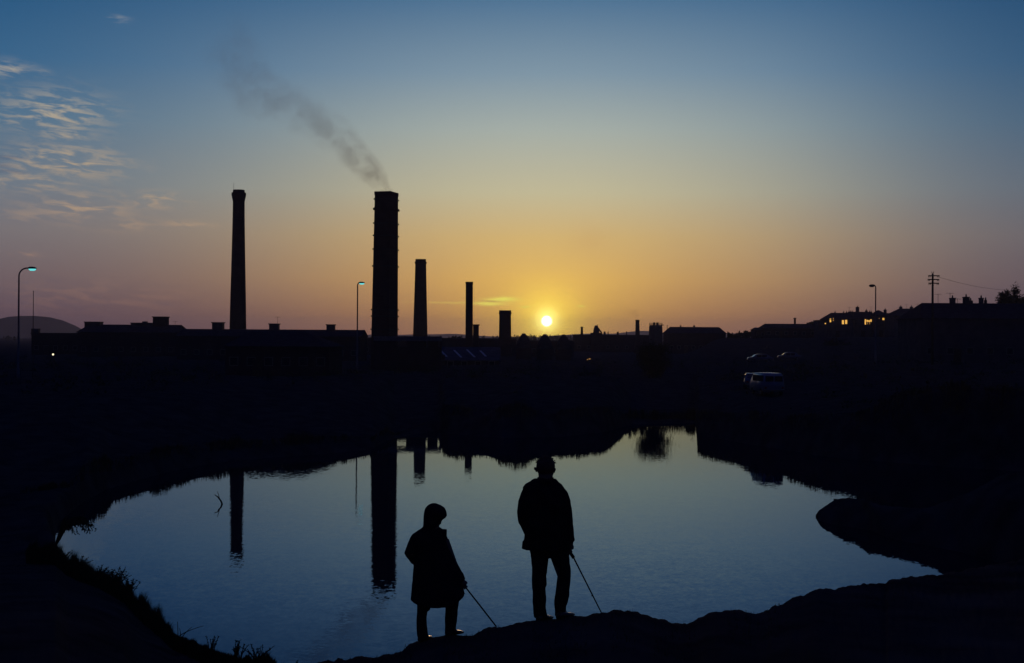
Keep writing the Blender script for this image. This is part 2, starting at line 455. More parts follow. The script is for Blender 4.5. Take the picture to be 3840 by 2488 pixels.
def sm(a, b, x):
    t = min(1.0, max(0.0, (x - a) / (b - a))); return t * t * (3 - 2 * t)
def fbm(x, y, sc, o=4):
    return noise.fractal(Vector((x * sc, y * sc, 3.7)), 0.6, 2.0, o)

def colparams(s):
    Dc = float(np.interp(s, CD_S, CD_D)); k = float(np.interp(s, CR_S, CR_K))
    Db = float(np.interp(s, BD_S, BD_D)); kb = float(np.interp(s, BK_S, BK_K))
    return Dc, H - k * Dc, Db, kb * Db - H, kb
def ground_z(s, D, cp=None):
    s = max(-0.6, min(0.6, s))
    Dc, zc, Db, zb, kb = cp or colparams(s)
    x, y = s * D, D
    tt = min(1.0, max(0.0, (D - Dc) / (Db - Dc))); pl = PL + 0.016 * (2 * tt - 1) ** 2
    pond = sm(pl - 0.012, pl + 0.006, s) * (1 - sm(PR, PR + 0.05, s))
    if D <= Dc:
        t = D / Dc
        base = 6.4 + (zc - 6.4) * t
        return base - 0.10 * abs(fbm(x, y, 0.35)) * (1 - t) * min(1, D / 4) + 0.02 * fbm(x, y, 3.5) * (0.3 + t)
    L = max(2.0, (zc + 1.5) * 0.9)
    Ds = Db - 2.6
    if D < Db:
        t = (D - Dc) / L
        dip = zc - (zc + 1.5) * (t ** 0.85) if t < 1 else -1.5
        if D > Ds - 3:
            q = (D - (Ds - 3)) / 3.0
            dip2 = -1.5 + 1.5 * q if q < 1 else zb * sm(0, 1, (D - Ds) / (Db - Ds)) ** 0.7
            dip = max(dip, dip2) if t < 1 else dip2
        land = zc + (zb - zc) * (D - Dc) / (Db - Dc) + 0.15 * fbm(x, y, 0.3)
        return dip * pond + land * (1 - pond)
    hf = sm(0.12, 0.30, s)
    tz = 3.3 + 0.5 * fbm(x, y, 0.02, 3) + (hf * 5.2 * sm(90, 400, D) + 4.6 * sm(.12, .15, s) * (1 - hf) * sm(200, 400, D)) - 1.8 * sm(600, 3000, D) * (1 - hf) - hf * 6 * sm(700, 2500, D)
    tz = zb + (tz - zb) * sm(0, 30, D - Db) + 0.12 * fbm(x, y, 0.25) * sm(0, 8, D - Db)
    lim = kb * 0.985 * D - H
    return min(tz, max(lim, zb)) if D < 400 else tz

def gz(x, y): return ground_z(x / max(y, 0.5), y)

phis = list(np.arange(-180, -60, 5.0)) + list(np.arange(-60, -24, 1.5)) + list(np.linspace(-24, 24, 860)) + list(np.arange(25.5, 60, 1.5)) + list(np.arange(60, 180, 5.0))
mb = MB(); ncol = len(phis); nrow = None
mb.v.append((0, 0, 6.4))
for ph in phis:
    a = R(ph); ca = math.cos(min(abs(a), R(60)))
    s = math.tan(max(-R(60), min(R(60), a)))
    sc_ = max(-0.6, min(0.6, s)); cp = colparams(sc_); Dc, zc, Db, zb, kb = cp
    L = max(2.0, (zc + 1.5) * 0.9); Ds = Db - 2.6
    rows = list(np.linspace(0.8, Dc, 60))[:] + list(np.linspace(Dc, Dc + L, 12))[1:] + list(np.linspace(Dc + L, Ds - 3, 12))[1:] + \
        list(np.linspace(Ds - 3, Db, 14))[1:] + list(np.geomspace(Db, 320, 46))[1:] + list(np.geomspace(320, 4600, 26))[1:]
    nrow = len(rows)
    for D in rows:
        r = D / ca
        mb.v.append((r * math.sin(a), r * math.cos(a), ground_z(sc_, D, cp)))
for i in range(ncol):
    j = (i + 1) % ncol
    a, b = 1 + i * nrow, 1 + j * nrow
    mb.f.append((0, a, b)[::-1])
    for k in range(nrow - 1):
        mb.f.append((a + k, a + k + 1, b + k + 1, b + k)[::-1])
g = mb.build('ground', M_soil, smooth=True)
bmn = bmesh.new(); bmn.from_mesh(g.data); bmesh.ops.recalc_face_normals(bmn, faces=bmn.faces); bmn.to_mesh(g.data); bmn.free()
tag(g, 'dark rough waste ground round the flooded pit', kind='structure')

wb = MB(); wb.add([(-75, 15, 0), (62, 15, 0), (62, 150, 0), (-75, 150, 0)], [(0, 1, 2, 3)])
tag(wb.build('water', water_mat()), 'still pond reflecting the evening sky', kind='structure')

# low headland running into the pond from the right
hp = [(1900, 1205, 62.8, 0.0), (1904, 1205, 62.9, .12), (1912, 1190, 63, .38), (1925, 0, 63, .55), (1945, 0, 63, .76), (1965, 0, 62.8, .93), (1985, 0, 62.5, .95), (2010, 0, 61, 1.1),
      (2050, 0, 59.5, 1.0), (2100, 0, 58.5, 1.05), (2170, 0, 57, 1.15), (2300, 0, 54, 2.2), (2420, 0, 53, 3.2)]
hs = [Sd(a, 1210)[0] * c for a, b, c, d in hp]
hD = [c for a, b, c, d in hp]; hz = [d for a, b, c, d in hp]
mbh = MB(); NX, NY = 150, 36
for i in range(NX):
    x = hs[0] - 0.35 + (hs[-1] - hs[0]) * (i / (NX - 1)) ** 1.3
    yc = float(np.interp(x, hs, hD)); zt = float(np.interp(x, hs, hz)) if x >= hs[0] else 0
    wd = 0.5 + zt * 2.6
    for j in range(NY):
        q = -1 + 2 * j / (NY - 1)
        y = yc + q * (wd + 0.8)
        zz = -0.6 + (zt + 0.6) * max(0, 1 - abs(q) ** 2.2) + 0.05 * fbm(x, y, 2.2) * (1 - abs(q))
        if x < hs[0]: zz = -0.6
        mbh.v.append((x, y, zz))
for i in range(NX - 1):
    for j in range(NY - 1):
        a = i * NY + j; mbh.f.append((a, a + NY, a + NY + 1, a + 1))
tag(mbh.build('headland', M_soil, smooth=True), 'low dark headland running into the pond', kind='structure')

# far hills
def ridge(name, label, pts, D, thick, m=M_hill):
    mb = MB(); us = [p[0] for p in pts]; vv = [p[1] for p in pts]
    N = 160; J = 14
    for i in range(N):
        u = us[0] + (us[-1] - us[0]) * i / (N - 1); v = float(np.interp(u, us, vv))
        top = P(u, v, D)
        for j in range(J):
            q = -1 + 2 * j / (J - 1)
            z = (top.z + 2) * math.cos(q * math.pi / 2) ** 1.2 - 2 if top.z > -2 else -2
            mb.v.append((top.x, D + q * thick, z + (fbm(top.x, q * thick, 0.004) * 1.0 if abs(q) < 0.9 else 0)))
    for i in range(N - 1):
        for j in range(J - 1):
            a = i * J + j; mb.f.append((a, a + J, a + J + 1, a + 1))
    return tag(mb.build(name, m, smooth=True), label, kind='structure')
ridge('hill', 'round blue hill on the horizon at the left', [(-190, 1262), (-100, 1232), (-40, 1212), (5, 1197), (40, 1188), (80, 1184), (125, 1184), (180, 1189), (225, 1200), (260, 1216), (292, 1238), (330, 1262)], 2600, 160)
ridge('hills', 'low hills along the horizon', [(-500, 1262), (300, 1259), (1200, 1259), (1380, 1256), (1420, 1254), (1500, 1257), (1560, 1254), (1640, 1254), (1700, 1252), (1740, 1255), (1830, 1262), (2000, 1266), (2090, 1258), (2160, 1253), (2230, 1250), (2300, 1252), (2380, 1243), (2420, 1241), (2460, 1247), (2560, 1256), (2760, 1250), (3000, 1255), (3400, 1262), (4200, 1268)], 4000, 220)

# ------------------------------------------------------------------ chimneys
def base_loc(u, D, v=1264):
    p = P(u, v, D); return Vector((p.x, D, gz(p.x, D)))

def round_chimney(name, label, uc, v_top, D, prof, bands=(), rod=False, n=24, group=None):
    """prof: list of (v, left u, right u)"""
    top = P(uc, v_top, D); b = base_loc(uc, D, 1264)
    gzv = b.z
    t = thing(name, label, 'chimney', (P(uc, 1264, D).x, D, gzv), group=group)
    secs = []
    for (v, ul, ur) in prof:
        z = P(uc, v, D).z - gzv; r = (ur - ul) / 2 / F * D
        secs.append((0, 0, z, r, r))
    # extend to the ground with same taper
    (v0, l0, r0) = prof[-1]
    secs.append((0, 0, 0.5, secs[-1][3] * 1.03, secs[-1][3] * 1.03))
    mb = MB(); mb.loft(secs[1:][::-1], n); mb.build('shaft', M_brick, t)
    mb = MB(); r = secs[1][3]
    cap = [(0, 0, secs[1][2] + .01, r * 0.99, r * .99), (0, 0, secs[0][2], secs[0][3], secs[0][3]), (0, 0, secs[0][2], secs[0][3] * .75, secs[0][3] * .75), (0, 0, secs[0][2] - .6, secs[0][3] * .75, secs[0][3] * .75)]
    mb.loft(cap[:2], n); mb.build('cap', M_brick, t)
    mb = MB(); mb.loft([(0, 0, -0.3, secs[-1][3] * 1.25, secs[-1][3] * 1.25), (0, 0, 0.6, secs[-1][3] * 1.25, secs[-1][3] * 1.25)], n); mb.build('plinth', M_brick, t)
    for v in bands:
        z = P(uc, v, D).z - gzv
        r = float(np.interp(-z, [-q[2] for q in secs], [q[3] for q in secs]))
        mb = MB(); mb.loft([(0, 0, z - .08, r + .035, r + .035), (0, 0, z + .08, r + .035, r + .035)], n); mb.build('band', M_steel, t)
    if rod:
        z = secs[0][2]; mb = MB(); x = -secs[0][3] * 0.9
        mb.tube([(x, 0, z - 1), (x, 0, z + 1.4)], 0.03, 5); mb.build('lightning_rod', M_steel, t)
    return t

D1 = 2 * H * F / 2 / (0.5 * ((S(892, 713)[1] + S(881, 2097)[1]) * F))
D2 = H / (0.5 * (S(1450, 720)[1] + S(1440, 2222)[1]))
D3 = H / (0.5 * (S(1576, 973)[1] + S(1572, 1796)[1]))
D4 = H / (0.5 * (S(1760, 1058)[1] + S(1758, 1772)[1]))
DL2 = H / (0.5 * (S(1341, 1065)[1] + S(1338, 1915)[1]))
print('distances', D1, D2, D3, D4, DL2)
round_chimney('factory_chimney', 'tall slender round brick chimney with a flared cap, left of the smoking chimney', 892, 713, D1,
              [(713, 871, 914), (722, 870, 915), (724, 865, 919), (733, 865, 919), (745, 867, 916), (757, 870, 914), (822, 869, 914), (950, 865, 915), (1100, 860, 917), (1232, 857, 919)],
              bands=(822,), rod=True, group='brick factory chimneys')
round_chimney('factory_chimney', 'mid-height tapering brick chimney just right of the smoking chimney', 1576, 973, D3,
              [(973, 1556, 1596), (982, 1556, 1596), (983, 1553, 1598), (988, 1553, 1598), (992, 1555, 1596), (1100, 1552, 1598), (1268, 1547, 1602)], bands=(1010, 1060, 1120), group='brick factory chimneys')

def square_chimney(name, label, ul, ur, v_top, D, w_bot_l, w_bot_r, depth_ratio=1.0, yaw=0, bands=(), collar=(), group=None, m=M_brick, capo=0.12):
    uc = (ul + ur) / 2
    gzv = base_loc(uc, D).z
    t = thing(name, label, 'chimney', (P((w_bot_l + w_bot_r) / 2, 1268, D).x, D, gzv), R(yaw), group)
    X0 = t.location.x
    wt_, wb_ = (ur - ul) / F * D, (w_bot_r - w_bot_l) / F * D
    zt = P(uc, v_top, D).z - gzv; zb = P(uc, 1268, D).z - gzv
    # apparent width of a yawed rectangle
    c, s_ = math.cos(R(abs(yaw))), math.sin(R(abs(yaw)))
    k = 1.0 / (c + depth_ratio * s_)
    cxt = P(uc, v_top, D).x - X0
    a = wt_ * k; b = wb_ * k; a0 = b + (b - a) / (zt - zb) * zb
    def sec(z):
        q = z / zt; w_ = a0 + (a - a0) * q
        return w_, cxt * q * c
    def ring(mb, z0, z1, out):
        v = []
        for z in (z0, z1):
            w_, ox = sec(z); hx = w_ / 2 + out; hy = w_ * depth_ratio / 2 + out
            v += [(ox - hx, -hy, z), (ox + hx, -hy, z), (ox + hx, hy, z), (ox - hx, hy, z)]
        mb.add(v, [(3, 2, 1, 0), (4, 5, 6, 7), (0, 1, 5, 4), (1, 2, 6, 5), (2, 3, 7, 6), (3, 0, 4, 7)])
    mb = MB(); ring(mb, 0.2, zt - 0.5, 0)
    mb.build('shaft', m, t)
    mb = MB(); ring(mb, zt - 0.5, zt, capo * .4); mb.build('cap', m, t)
    mb = MB(); ring(mb, -0.3, 0.25, 0.25); mb.build('plinth', m, t)
    for v in bands:
        z = P(uc, v, D).z - gzv; mb = MB(); ring(mb, z - .07, z + .07, 0.05)
        for sx in (-1, 1):
            for sy in (-1, 1):
                w_, ox = sec(z); mb.box(ox + sx * w_ / 2 - .12, ox + sx * w_ / 2 + .12, sy * w_ * depth_ratio / 2 - .12, sy * w_ * depth_ratio / 2 + .12, z - .1, z + .1)
        mb.build('band', M_steel, t)
    for v in collar:
        z = P(uc, v, D).z - gzv; mb = MB(); ring(mb, z - .16, z + .16, 0.16); mb.build('collar', m, t)
    return t
chB = square_chimney('factory_chimney', 'massive square brick chimney with smoke trailing from its top', 1409, 1491, 722, D2, 1395, 1488, 1.35, -16,
                     bands=(750, 840, 886, 937, 1000, 1163, 1187, 1236), collar=(787,), group='brick factory chimneys')
square_chimney('factory_chimney', 'thin straight square chimney with a low block against its foot', 1747, 1773, 1058, D4, 1746, 1773, 1.0, 0, group='brick factory chimneys', capo=0.1)
square_chimney('factory_chimney', 'short stubby square chimney nearest the left of the sun', 1873, 1916, 1165, 330, 1871, 1917, 1.0, 0, group='brick factory chimneys', collar=(1176,))
square_chimney('factory_chimney', 'tiny distant chimney just right of the sun', 2178, 2186, 1226, 470, 2177, 2187, 1.0, 0, group='distant chimneys')
square_chimney('factory_chimney', 'small distant chimney with a wisp of smoke', 2384, 2397, 1200, 430, 2383, 2399, 1.0, 0, group='distant chimneys')

# ------------------------------------------------------------------ buildings
def building(name, label, u0, u1, v_ridge, v_eave, D, hl=0, hr=0, depth=10, cat='building', wall=M_wall, roof=M_slate, group=None,
             blocks=(), windows=(), flat=False, base_win=0, door=True, aerials=(), over=0.25):
    """u0,u1 eaves; hl/hr: how far the ridge ends come in (px) = hipped ends; blocks: (name,u0,u1,v_top,cap)"""
    gl = min(gz(P(u0, 1264, D).x, D), gz(P(u1, 1264, D).x, D)) - 0.3
    pr0, pr1 = P(u0, v_eave, D), P(u1, v_eave, D)
    cx = (pr0.x + pr1.x) / 2
    t = thing(name, label, cat, (cx, D, gl), group=group)
    x0, x1 = pr0.x - cx, pr1.x - cx
    mid = (u0 + u1) / 2
    ze = P(mid, v_eave, D).z - gl
    Dr = D + depth / 2
    zr = P(mid, v_ridge, D if flat else Dr).z - gl
    mb = MB()
    if flat:
        mb.box(x0, x1, 0, depth, 0, zr - 0.25); mb.build('wall', wall, t)
        mb = MB(); mb.box(x0 - .15, x1 + .15, -.15, depth + .15, zr - .247, zr); ro = mb.build('roof', roof, t)
    else:
        mb.box(x0, x1, 0, depth, 0, ze)
        if not hl: mb.add([(x0, 0, ze), (x0, depth, ze), (x0, depth / 2, zr - .05), (x0 + .2, 0, ze), (x0 + .2, depth, ze), (x0 + .2, depth / 2, zr - .05)], [(0, 2, 1), (3, 4, 5), (0, 1, 4, 3), (1, 2, 5, 4), (2, 0, 3, 5)])
        if not hr: mb.add([(x1, 0, ze), (x1, depth, ze), (x1, depth / 2, zr - .05), (x1 - .2, 0, ze), (x1 - .2, depth, ze), (x1 - .2, depth / 2, zr - .05)], [(0, 1, 2), (3, 5, 4), (0, 3, 4, 1), (1, 4, 5, 2), (2, 5, 3, 0)])
        mb.build('wall', wall, t)
        a, b = x0 + hl / F * Dr, x1 - hr / F * Dr
        if not hl: a -= over
        if not hr: b += over
        e0, e1 = x0 - over, x1 + over
        mb = MB(); q = ze + 0.01 - over * 0.4; th = .12
        lo = [(e0, -over, q), (e1, -over, q), (e1, depth + over, q), (e0, depth + over, q), (a, depth / 2, zr - th), (b, depth / 2, zr - th)]
        hi = [(x, y, z + th) for x, y, z in lo]
        mb.add(lo + hi, [(0, 4, 5, 1), (2, 5, 4, 3), (1, 5, 2), (3, 4, 0), (6, 7, 11, 10), (8, 9, 10, 11), (7, 8, 11), (9, 6, 10),
                         (0, 1, 7, 6), (1, 2, 8, 7), (2, 3, 9, 8), (3, 0, 6, 9)])
        ro = mb.build('roof', roof, t)
    for (bn, a, b, vt, cap) in blocks:
        xa, xb = P(a, vt, Dr).x - cx, P(b, vt, Dr).x - cx
        zt = P((a + b) / 2, vt, Dr if not flat else D + 2).z - gl
        w_ = max(0.35, min(1.4, (xb - xa) / 2)); yc = depth / 2
        mb = MB(); zb = min(zt - 0.6, ze)
        mb.box(xa, xb, yc - w_, yc + w_, zb, zt - (0.18 if cap else 0)); 
        if cap:
            o_ = cap / F * Dr
            mb.box(xa - o_, xb + o_, yc - w_ - o_, yc + w_ + o_, zt - .179, zt)
        bo = mb.build(bn, wall if bn != 'vent' else M_tin, ro)
        if bn == 'chimney':
            n_ = max(1, int((xb - xa) / 0.45))
            for i in range(n_):
                px = xa + (xb - xa) * (i + .5) / n_
                mb = MB(); mb.tube([(px, yc, zt - .02), (px, yc, zt + 0.38)], [0.13, 0.10], 8); mb.build('chimney_pot', M_conc, ro)
    for (u, v, w_, h_, mt) in windows:
        p = P(u, v, D); hx = w_ / 2 / F * D; hz_ = h_ / 2 / F * D
        mb = MB(); x, z = p.x - cx, p.z - gl
        mb.box(x - hx - .06, x + hx + .06, -.04, .0 - .001, z - hz_ - .06, z + hz_ + .06)
        fo = mb.build('window', M_render, t)
        mb = MB()
        nw = 2 if hx > 0.35 else 1
        for i in range(nw):
            a = x - hx + 2 * hx * i / nw; mb.box(a + .02, a + 2 * hx / nw - .02, -.055, -.041, z - hz_, z + hz_)
        mb.build('pane', mt, fo)
    if base_win:
        zc_ = min(1.9, ze * 0.55)
        for i in range(base_win):
            x = x0 + (x1 - x0) * (i + .5) / base_win
            mb = MB(); mb.box(x - .5, x + .5, -.04, -.001, zc_ - .5, zc_ + .5); fo = mb.build('window', M_conc, t)
            mb = MB(); mb.box(x - .42, x + .42, -.055, -.041, zc_ - .42, zc_ + .42); mb.build('pane', M_glass, fo)
    if door:
        x = x0 + (x1 - x0) * (0.31 if base_win else .4)
        mb = MB(); mb.box(x - .55, x + .55, -.06, -.002, 0.1, 2.2); mb.build('door', M_wood, t)
    for (u, vt) in aerials:
        x = P(u, vt, Dr).x - cx; zt = P(u, vt, Dr).z - gl
        mb = MB(); mb.tube([(x, depth / 2, zr - .3), (x, depth / 2, zt)], 0.03, 4)
        for k in range(5):
            mb.tube([(x - .5 + k * .25, depth / 2 - .35 + .05 * k, zt - .1), (x - .5 + k * .25, depth / 2 + .35 - .05 * k, zt - .1)], .015, 4)
        mb.tube([(x - .55, depth / 2, zt - .1), (x + .55, depth / 2, zt - .1)], .02, 4)
        mb.build('aerial', M_steel, t)
    return t

building('works_building', 'low flat-roofed works building in front of the round hill', 118, 300, 1249, 1260, 320, flat=True, depth=8, base_win=5, blocks=[('vent', 91 + 30, 121 + 26, 1233, 0)])
building('works_building', 'hip-roofed works building with a square tower and ridge vents at the left', 291, 664, 1218, 1247, 300, hl=14, hr=8, depth=12, base_win=8,
         blocks=[('vent', 324, 380, 1207, 2), ('vent', 497, 576, 1211, 2), ('vent', 535, 552, 1206, 0), ('tower', 579, 628, 1188, 3)], aerials=[(657, 1205)])
building('works_building', 'long works roof with three capped ridge vents behind the slender round chimney', 664, 1351, 1236, 1262, 262, depth=12, base_win=14,
         blocks=[('vent', 799, 838, 1209, 3), ('vent', 1012, 1046, 1214, 3), ('vent', 1226, 1256, 1217, 3)], aerials=[(1041, 1188)])
building('works_building', 'very long low shed whose flat roofline runs behind the four right-hand chimneys', 1351, 1935, 1268, 1276, 345, depth=14, flat=True, base_win=12, roof=M_tin)
building('works_building', 'low shed added as a dark backing behind the three pointed kiln roofs', 1938, 2152, 1277, 1284, 350, depth=10, flat=True, base_win=5, roof=M_tin)  # added shed: hides brighter ground so the kiln bases merge into the dark
building('works_building', 'small block built against the foot of the thin square chimney', 1774, 1795, 1217, 1225, D4, depth=2.0, flat=True, door=True)
building('works_shed', 'broad hip-roofed shed on the near side of the works, below the slender chimney', 845, 1235, 1243, 1300, 160, hl=60, hr=120, depth=12, base_win=6, roof=M_slate)
# shed with skylight strips
sk = building('works_shed', 'sheet-roofed shed with four pale skylight strips below the thin square chimney', 1560, 1870, 1302, 1352, 232, depth=16, base_win=6, roof=M_tin)
ro = [c for c in sk.children if c.name.startswith('roof')][0]
kx = sk.location.x; kz = sk.location.z
def roofpt(u, v):
    # point on the near slope of the shed's roof seen at (u, v)
    s_, k_ = S(u, v)
    ze = P(1775, 1352, 232).z; zr = P(1775, 1302, 240).z; sl = (zr - ze) / 8.0
    D = (H - ze + sl * 232) / (k_ + sl)
    return Vector((s_ * D - kx, D - 232, ze + sl * (D - 232) - kz + 0.16))
for (a, b, c, d) in [(1646, 1312, 1675, 1342), (1703, 1318, 1730, 1345), (1751, 1316, 1780, 1344), (1801, 1320, 1822, 1341)]:
    p, q = roofpt(a, b), roofpt(c, d); mb = MB(); wv = Vector((0.16, 0, 0)); up = Vector((0, 0, .04))
    mb.add([p - wv, p + wv, q + wv, q - wv, p - wv + up, p + wv + up, q + wv + up, q - wv + up],
           [(0, 1, 2, 3), (7, 6, 5, 4), (0, 4, 5, 1), (1, 5, 6, 2), (2, 6, 7, 3), (3, 7, 4, 0)])
    mb.build('skylight', M_skyl, ro)
building('works_building', 'low distant works range with a pale parapet right of the sun', 2154, 2440, 1256, 1266, 460, depth=12, flat=True, base_win=8, roof=M_tin,
         blocks=[('vent', 2264, 2271, 1244, 0), ('vent', 2279, 2282, 1244, 0), ('vent', 2313, 2320, 1245, 0), ('vent', 2348, 2351, 1243, 0)])
building('works_building', 'long distant hall with sloping roof ends and two small vents', 2506, 2722, 1227, 1251, 420, hl=16, hr=12, depth=14, base_win=8,
         blocks=[('vent', 2550, 2555, 1221, 0), ('vent', 2600, 2606, 1221, 0)])
building('works_building', 'long pitched roof on the hillside with one thin flue', 2866, 3064, 1215, 1232, 400, hl=14, hr=10, depth=10, base_win=6, blocks=[('flue', 2978, 2984, 1193, 2)])
building('works_building', 'small stepped roof left of the hillside roof with the thin flue', 2834, 2872, 1229, 1238, 402, hl=4, hr=2, depth=8, base_win=2)

# tower complex on the distant works
def lathe_tower(name, label, cat, uc, D, prof, extra=None, m=M_tin, base=None):
    gl = base_loc(uc, D).z; X = P(uc, 1250, D).x
    t = thing(name, label, cat, (X, D, gl))
    secs = [(0, 0, P(uc, v, D).z - gl, hw / F * D, hw / F * D) for v, hw in prof]
    secs.append((0, 0, 0, secs[-1][3], secs[-1][3]))
    mb = MB(); mb.loft(secs[::-1], 16); mb.build('vessel' if cat == 'tank' else 'tower', m, t)
    return t, X, gl
t, X, gl = lathe_tower('silo', 'distant silo with a domed hood on the works roof right of the sun', 'silo', 2236, 455,
                       [(1221, 3), (1223, 6), (1228, 8), (1235, 10), (1242, 11), (1248, 12)])
mb = MB(); k = 455 / F
mb.box(-21 * k, 21 * k, -2, 2, 0, P(2236, 1249, 455).z - gl); mb.build('housing', M_wall, t)
mb = MB(); zt = P(2236, 1232, 455).z - gl; z0 = P(2236, 1249, 455).z - gl
mb.tube([(7 * k, 0, zt), (20 * k, 0, z0)], 0.25, 6); mb.build('chute', M_steel, t)
mb = MB(); mb.tube([(4 * k, 0, P(2236, 1224, 455).z - gl), (4 * k, 0, P(2236, 1217, 455).z - gl)], .08, 5); mb.build('mast', M_steel, t)

t, X, gl = lathe_tower('storage_tank', 'distant round tank with two vent drums and a railing on top', 'tank', 2459, 415,
                       [(1220, 19), (1221, 22), (1227, 25), (1255, 26)])
k = 415 / F; z0 = P(2459, 1221, 415).z - gl
for dx_ in (-6, 6):
    mb = MB(); mb.loft([(dx_ * k, 0, z0 - .2, 4.6 * k, 4.6 * k), (dx_ * k, 0, P(2459, 1210, 415).z - gl, 4.6 * k, 4.6 * k)], 12); mb.build('vent_drum', M_steel, t)
mb = MB(); zr_ = P(2459, 1217, 415).z - gl
for i in range(14):
    a = i / 14 * 2 * math.pi; mb.tube([(24 * k * math.cos(a), 24 * k * math.sin(a), z0 - .5), (24 * k * math.cos(a), 24 * k * math.sin(a), zr_ + .3)], .04, 4)
for zz in (zr_ - .1, zr_ + .3):
    mb.tube([(24 * k * math.cos(i / 28 * 2 * math.pi), 24 * k * math.sin(i / 28 * 2 * math.pi), zz) for i in range(29)], .04, 4)
mb.box(20 * k, 30 * k, -.3, .3, zr_ - .3, zr_ - .1)
mb.build('railing', M_steel, t)

# three kilns with pointed roofs
kiln_l = ['pointed kiln roof, leftmost of three, nearest the stubby chimney', 'pointed kiln roof directly below the sun, middle of three', 'pointed kiln roof, rightmost of three, just right of the sun']
for (u, v, lb) in [(1964, 1251, kiln_l[0]), (2043, 1254, kiln_l[1]), (2114, 1255, kiln_l[2])]:
    D = 290; gl = base_loc(u, D).z; k = D / F
    t = thing('kiln', lb, 'kiln', (P(u, v, D).x, D, gl), R(12), group='kilns below the sun')
    zt = P(u, v, D).z - gl; z1 = P(u, v + 56, D).z - gl
    mb = MB(); mb.loft([(0, 0, 0, 29 * k, 29 * k), (0, 0, z1, 29 * k, 29 * k)], 12, 3); mb.build('wall', M_wall, t)
    mb = MB(); mb.loft([(0, 0, z1 + .002, 32 * k, 32 * k), (0, 0, z1 + (zt - z1) * .3, 27 * k, 27 * k), (0, 0, z1 + (zt - z1) * .58, 21 * k, 21 * k), (0, 0, z1 + (zt - z1) * .88, 11 * k, 11 * k)], 12, 2.6); r_ = mb.build('roof', M_slate, t)
    mb = MB(); mb.loft([(0, 0, z1 + (zt - z1) * .87, 9.0 * k, 9 * k), (0, 0, zt - .08, 7.5 * k, 7.5 * k), (0, 0, zt, 5 * k, 5 * k)], 10); mb.build('cowl', M_tin, t)

# open gantry seen upside-down in the pond
D = 196; gl = base_loc(1560, D).z
xa = lambda u: P(u, 1400, D).x - P(1560, 1400, D).x
t = thing('loading_gantry', 'raised loading gantry on brick piers between the smoking chimney and the mid-height tapering chimney', 'gantry', (P(1560, 1400, D).x, D, gl))
mb = MB(); mb.box(xa(1400), xa(1654), 0, 2.0, 7.34 - gl, 8.0 - gl); mb.build('deck', M_conc, t)
mb = MB(); mb.box(xa(1400), xa(1654), 0.1, 1.9, 0, 6.5 - gl); mb.build('wall', M_wall, t)
for (a, b) in [(1400, 1484), (1524, 1593), (1604, 1640), (1649, 1654)]:
    mb = MB(); mb.box(xa(a), xa(b), 0.15, 1.85, 6.502 - gl, 7.338 - gl); mb.build('pier', M_wall, t)

# ------------------------------------------------------------------ houses on the hill
G = 'houses on the hill'
def lit(l): return [(u, v, w_, h_, M_litw) for u, v, w_, h_ in l]
building('house', 'small flat annexe with one lit pane at the left end of the hill houses', 3069, 3105, 1201, 1210, 392, flat=True, depth=6, wall=M_render, windows=lit([(3095, 1214, 5, 4)]), group=G, door=False)
building('house', 'leftmost hill house, sloping roof end and two pairs of lit windows', 3103, 3200, 1174, 1198, 398, hl=26, depth=9, wall=M_render, group=G,
         windows=lit([(3114, 1202, 6, 14), (3161, 1209, 8, 15), (3173, 1208, 8, 15)]) + [(3125, 1199, 4, 12, M_dimw)],
         blocks=[('chimney', 3129, 3134, 1172, 0), ('chimney', 3161, 3166, 1172, 0), ('chimney', 3172, 3177, 1172, 0), ('chimney', 3181, 3199, 1170, 0)], aerials=[(3185, 1152)])
building('house', 'hill house with the tallest chimney stack and a wide band of lit windows', 3201, 3290, 1170, 1196, 400, hr=10, depth=9, wall=M_render, group=G,
         windows=lit([(3245, 1208, 5, 20), (3252, 1204, 6, 7), (3259, 1205, 6, 7), (3266, 1203, 6, 9)]) + [(3253, 1213, 3, 8, M_dimw), (3261, 1213, 3, 8, M_dimw)],
         blocks=[('chimney', 3210, 3221, 1152, 0), ('chimney', 3245, 3253, 1165, 0), ('chimney', 3258, 3270, 1170, 0)], aerials=[(3266, 1150)])
building('house', 'narrow peaked hill house right of the street lamp pole, two lit windows', 3286, 3332, 1164, 1184, 396, hl=18, hr=22, depth=8, wall=M_render, group=G,
         windows=lit([(3314, 1197, 10, 8), (3328, 1196, 9, 7)]) + [(3331, 1203, 3, 8, M_dimw), (3297, 1195, 3, 3, M_dimw)], blocks=[('chimney', 3315, 3324, 1162, 0)])
building('house', 'low hill house with a level ridge and one end chimney', 3333, 3362, 1175, 1190, 402, depth=8, wall=M_render, group=G, blocks=[('chimney', 3349, 3357, 1170, 0)])
building('house', 'broad unlit hill house with three chimneys, nearest the dark terrace', 3356, 3492, 1158, 1186, 385, hl=38, hr=44, depth=12, wall=M_render, group=G, base_win=3,
         blocks=[('chimney', 3373, 3383, 1151, 0), ('chimney', 3413, 3423, 1151, 0), ('chimney', 3446, 3452, 1157, 0)], aerials=[(3400, 1142), (3440, 1140), (3484, 1147)])
building('terrace', 'near dark terrace roof with four chimney stacks at the right edge', 3452, 3900, 1138, 1196, 205, hl=48, depth=12, wall=M_render, base_win=6, cat='house',
         blocks=[('chimney', 3563, 3581, 1118, 1), ('chimney', 3613, 3633, 1114, 1), ('chimney', 3634, 3646, 1128, 0), ('chimney', 3673, 3686, 1118, 1), ('chimney', 3693, 3699, 1126, 0)],
         aerials=[(3518, 1102), (3563, 1098), (3590, 1120)])

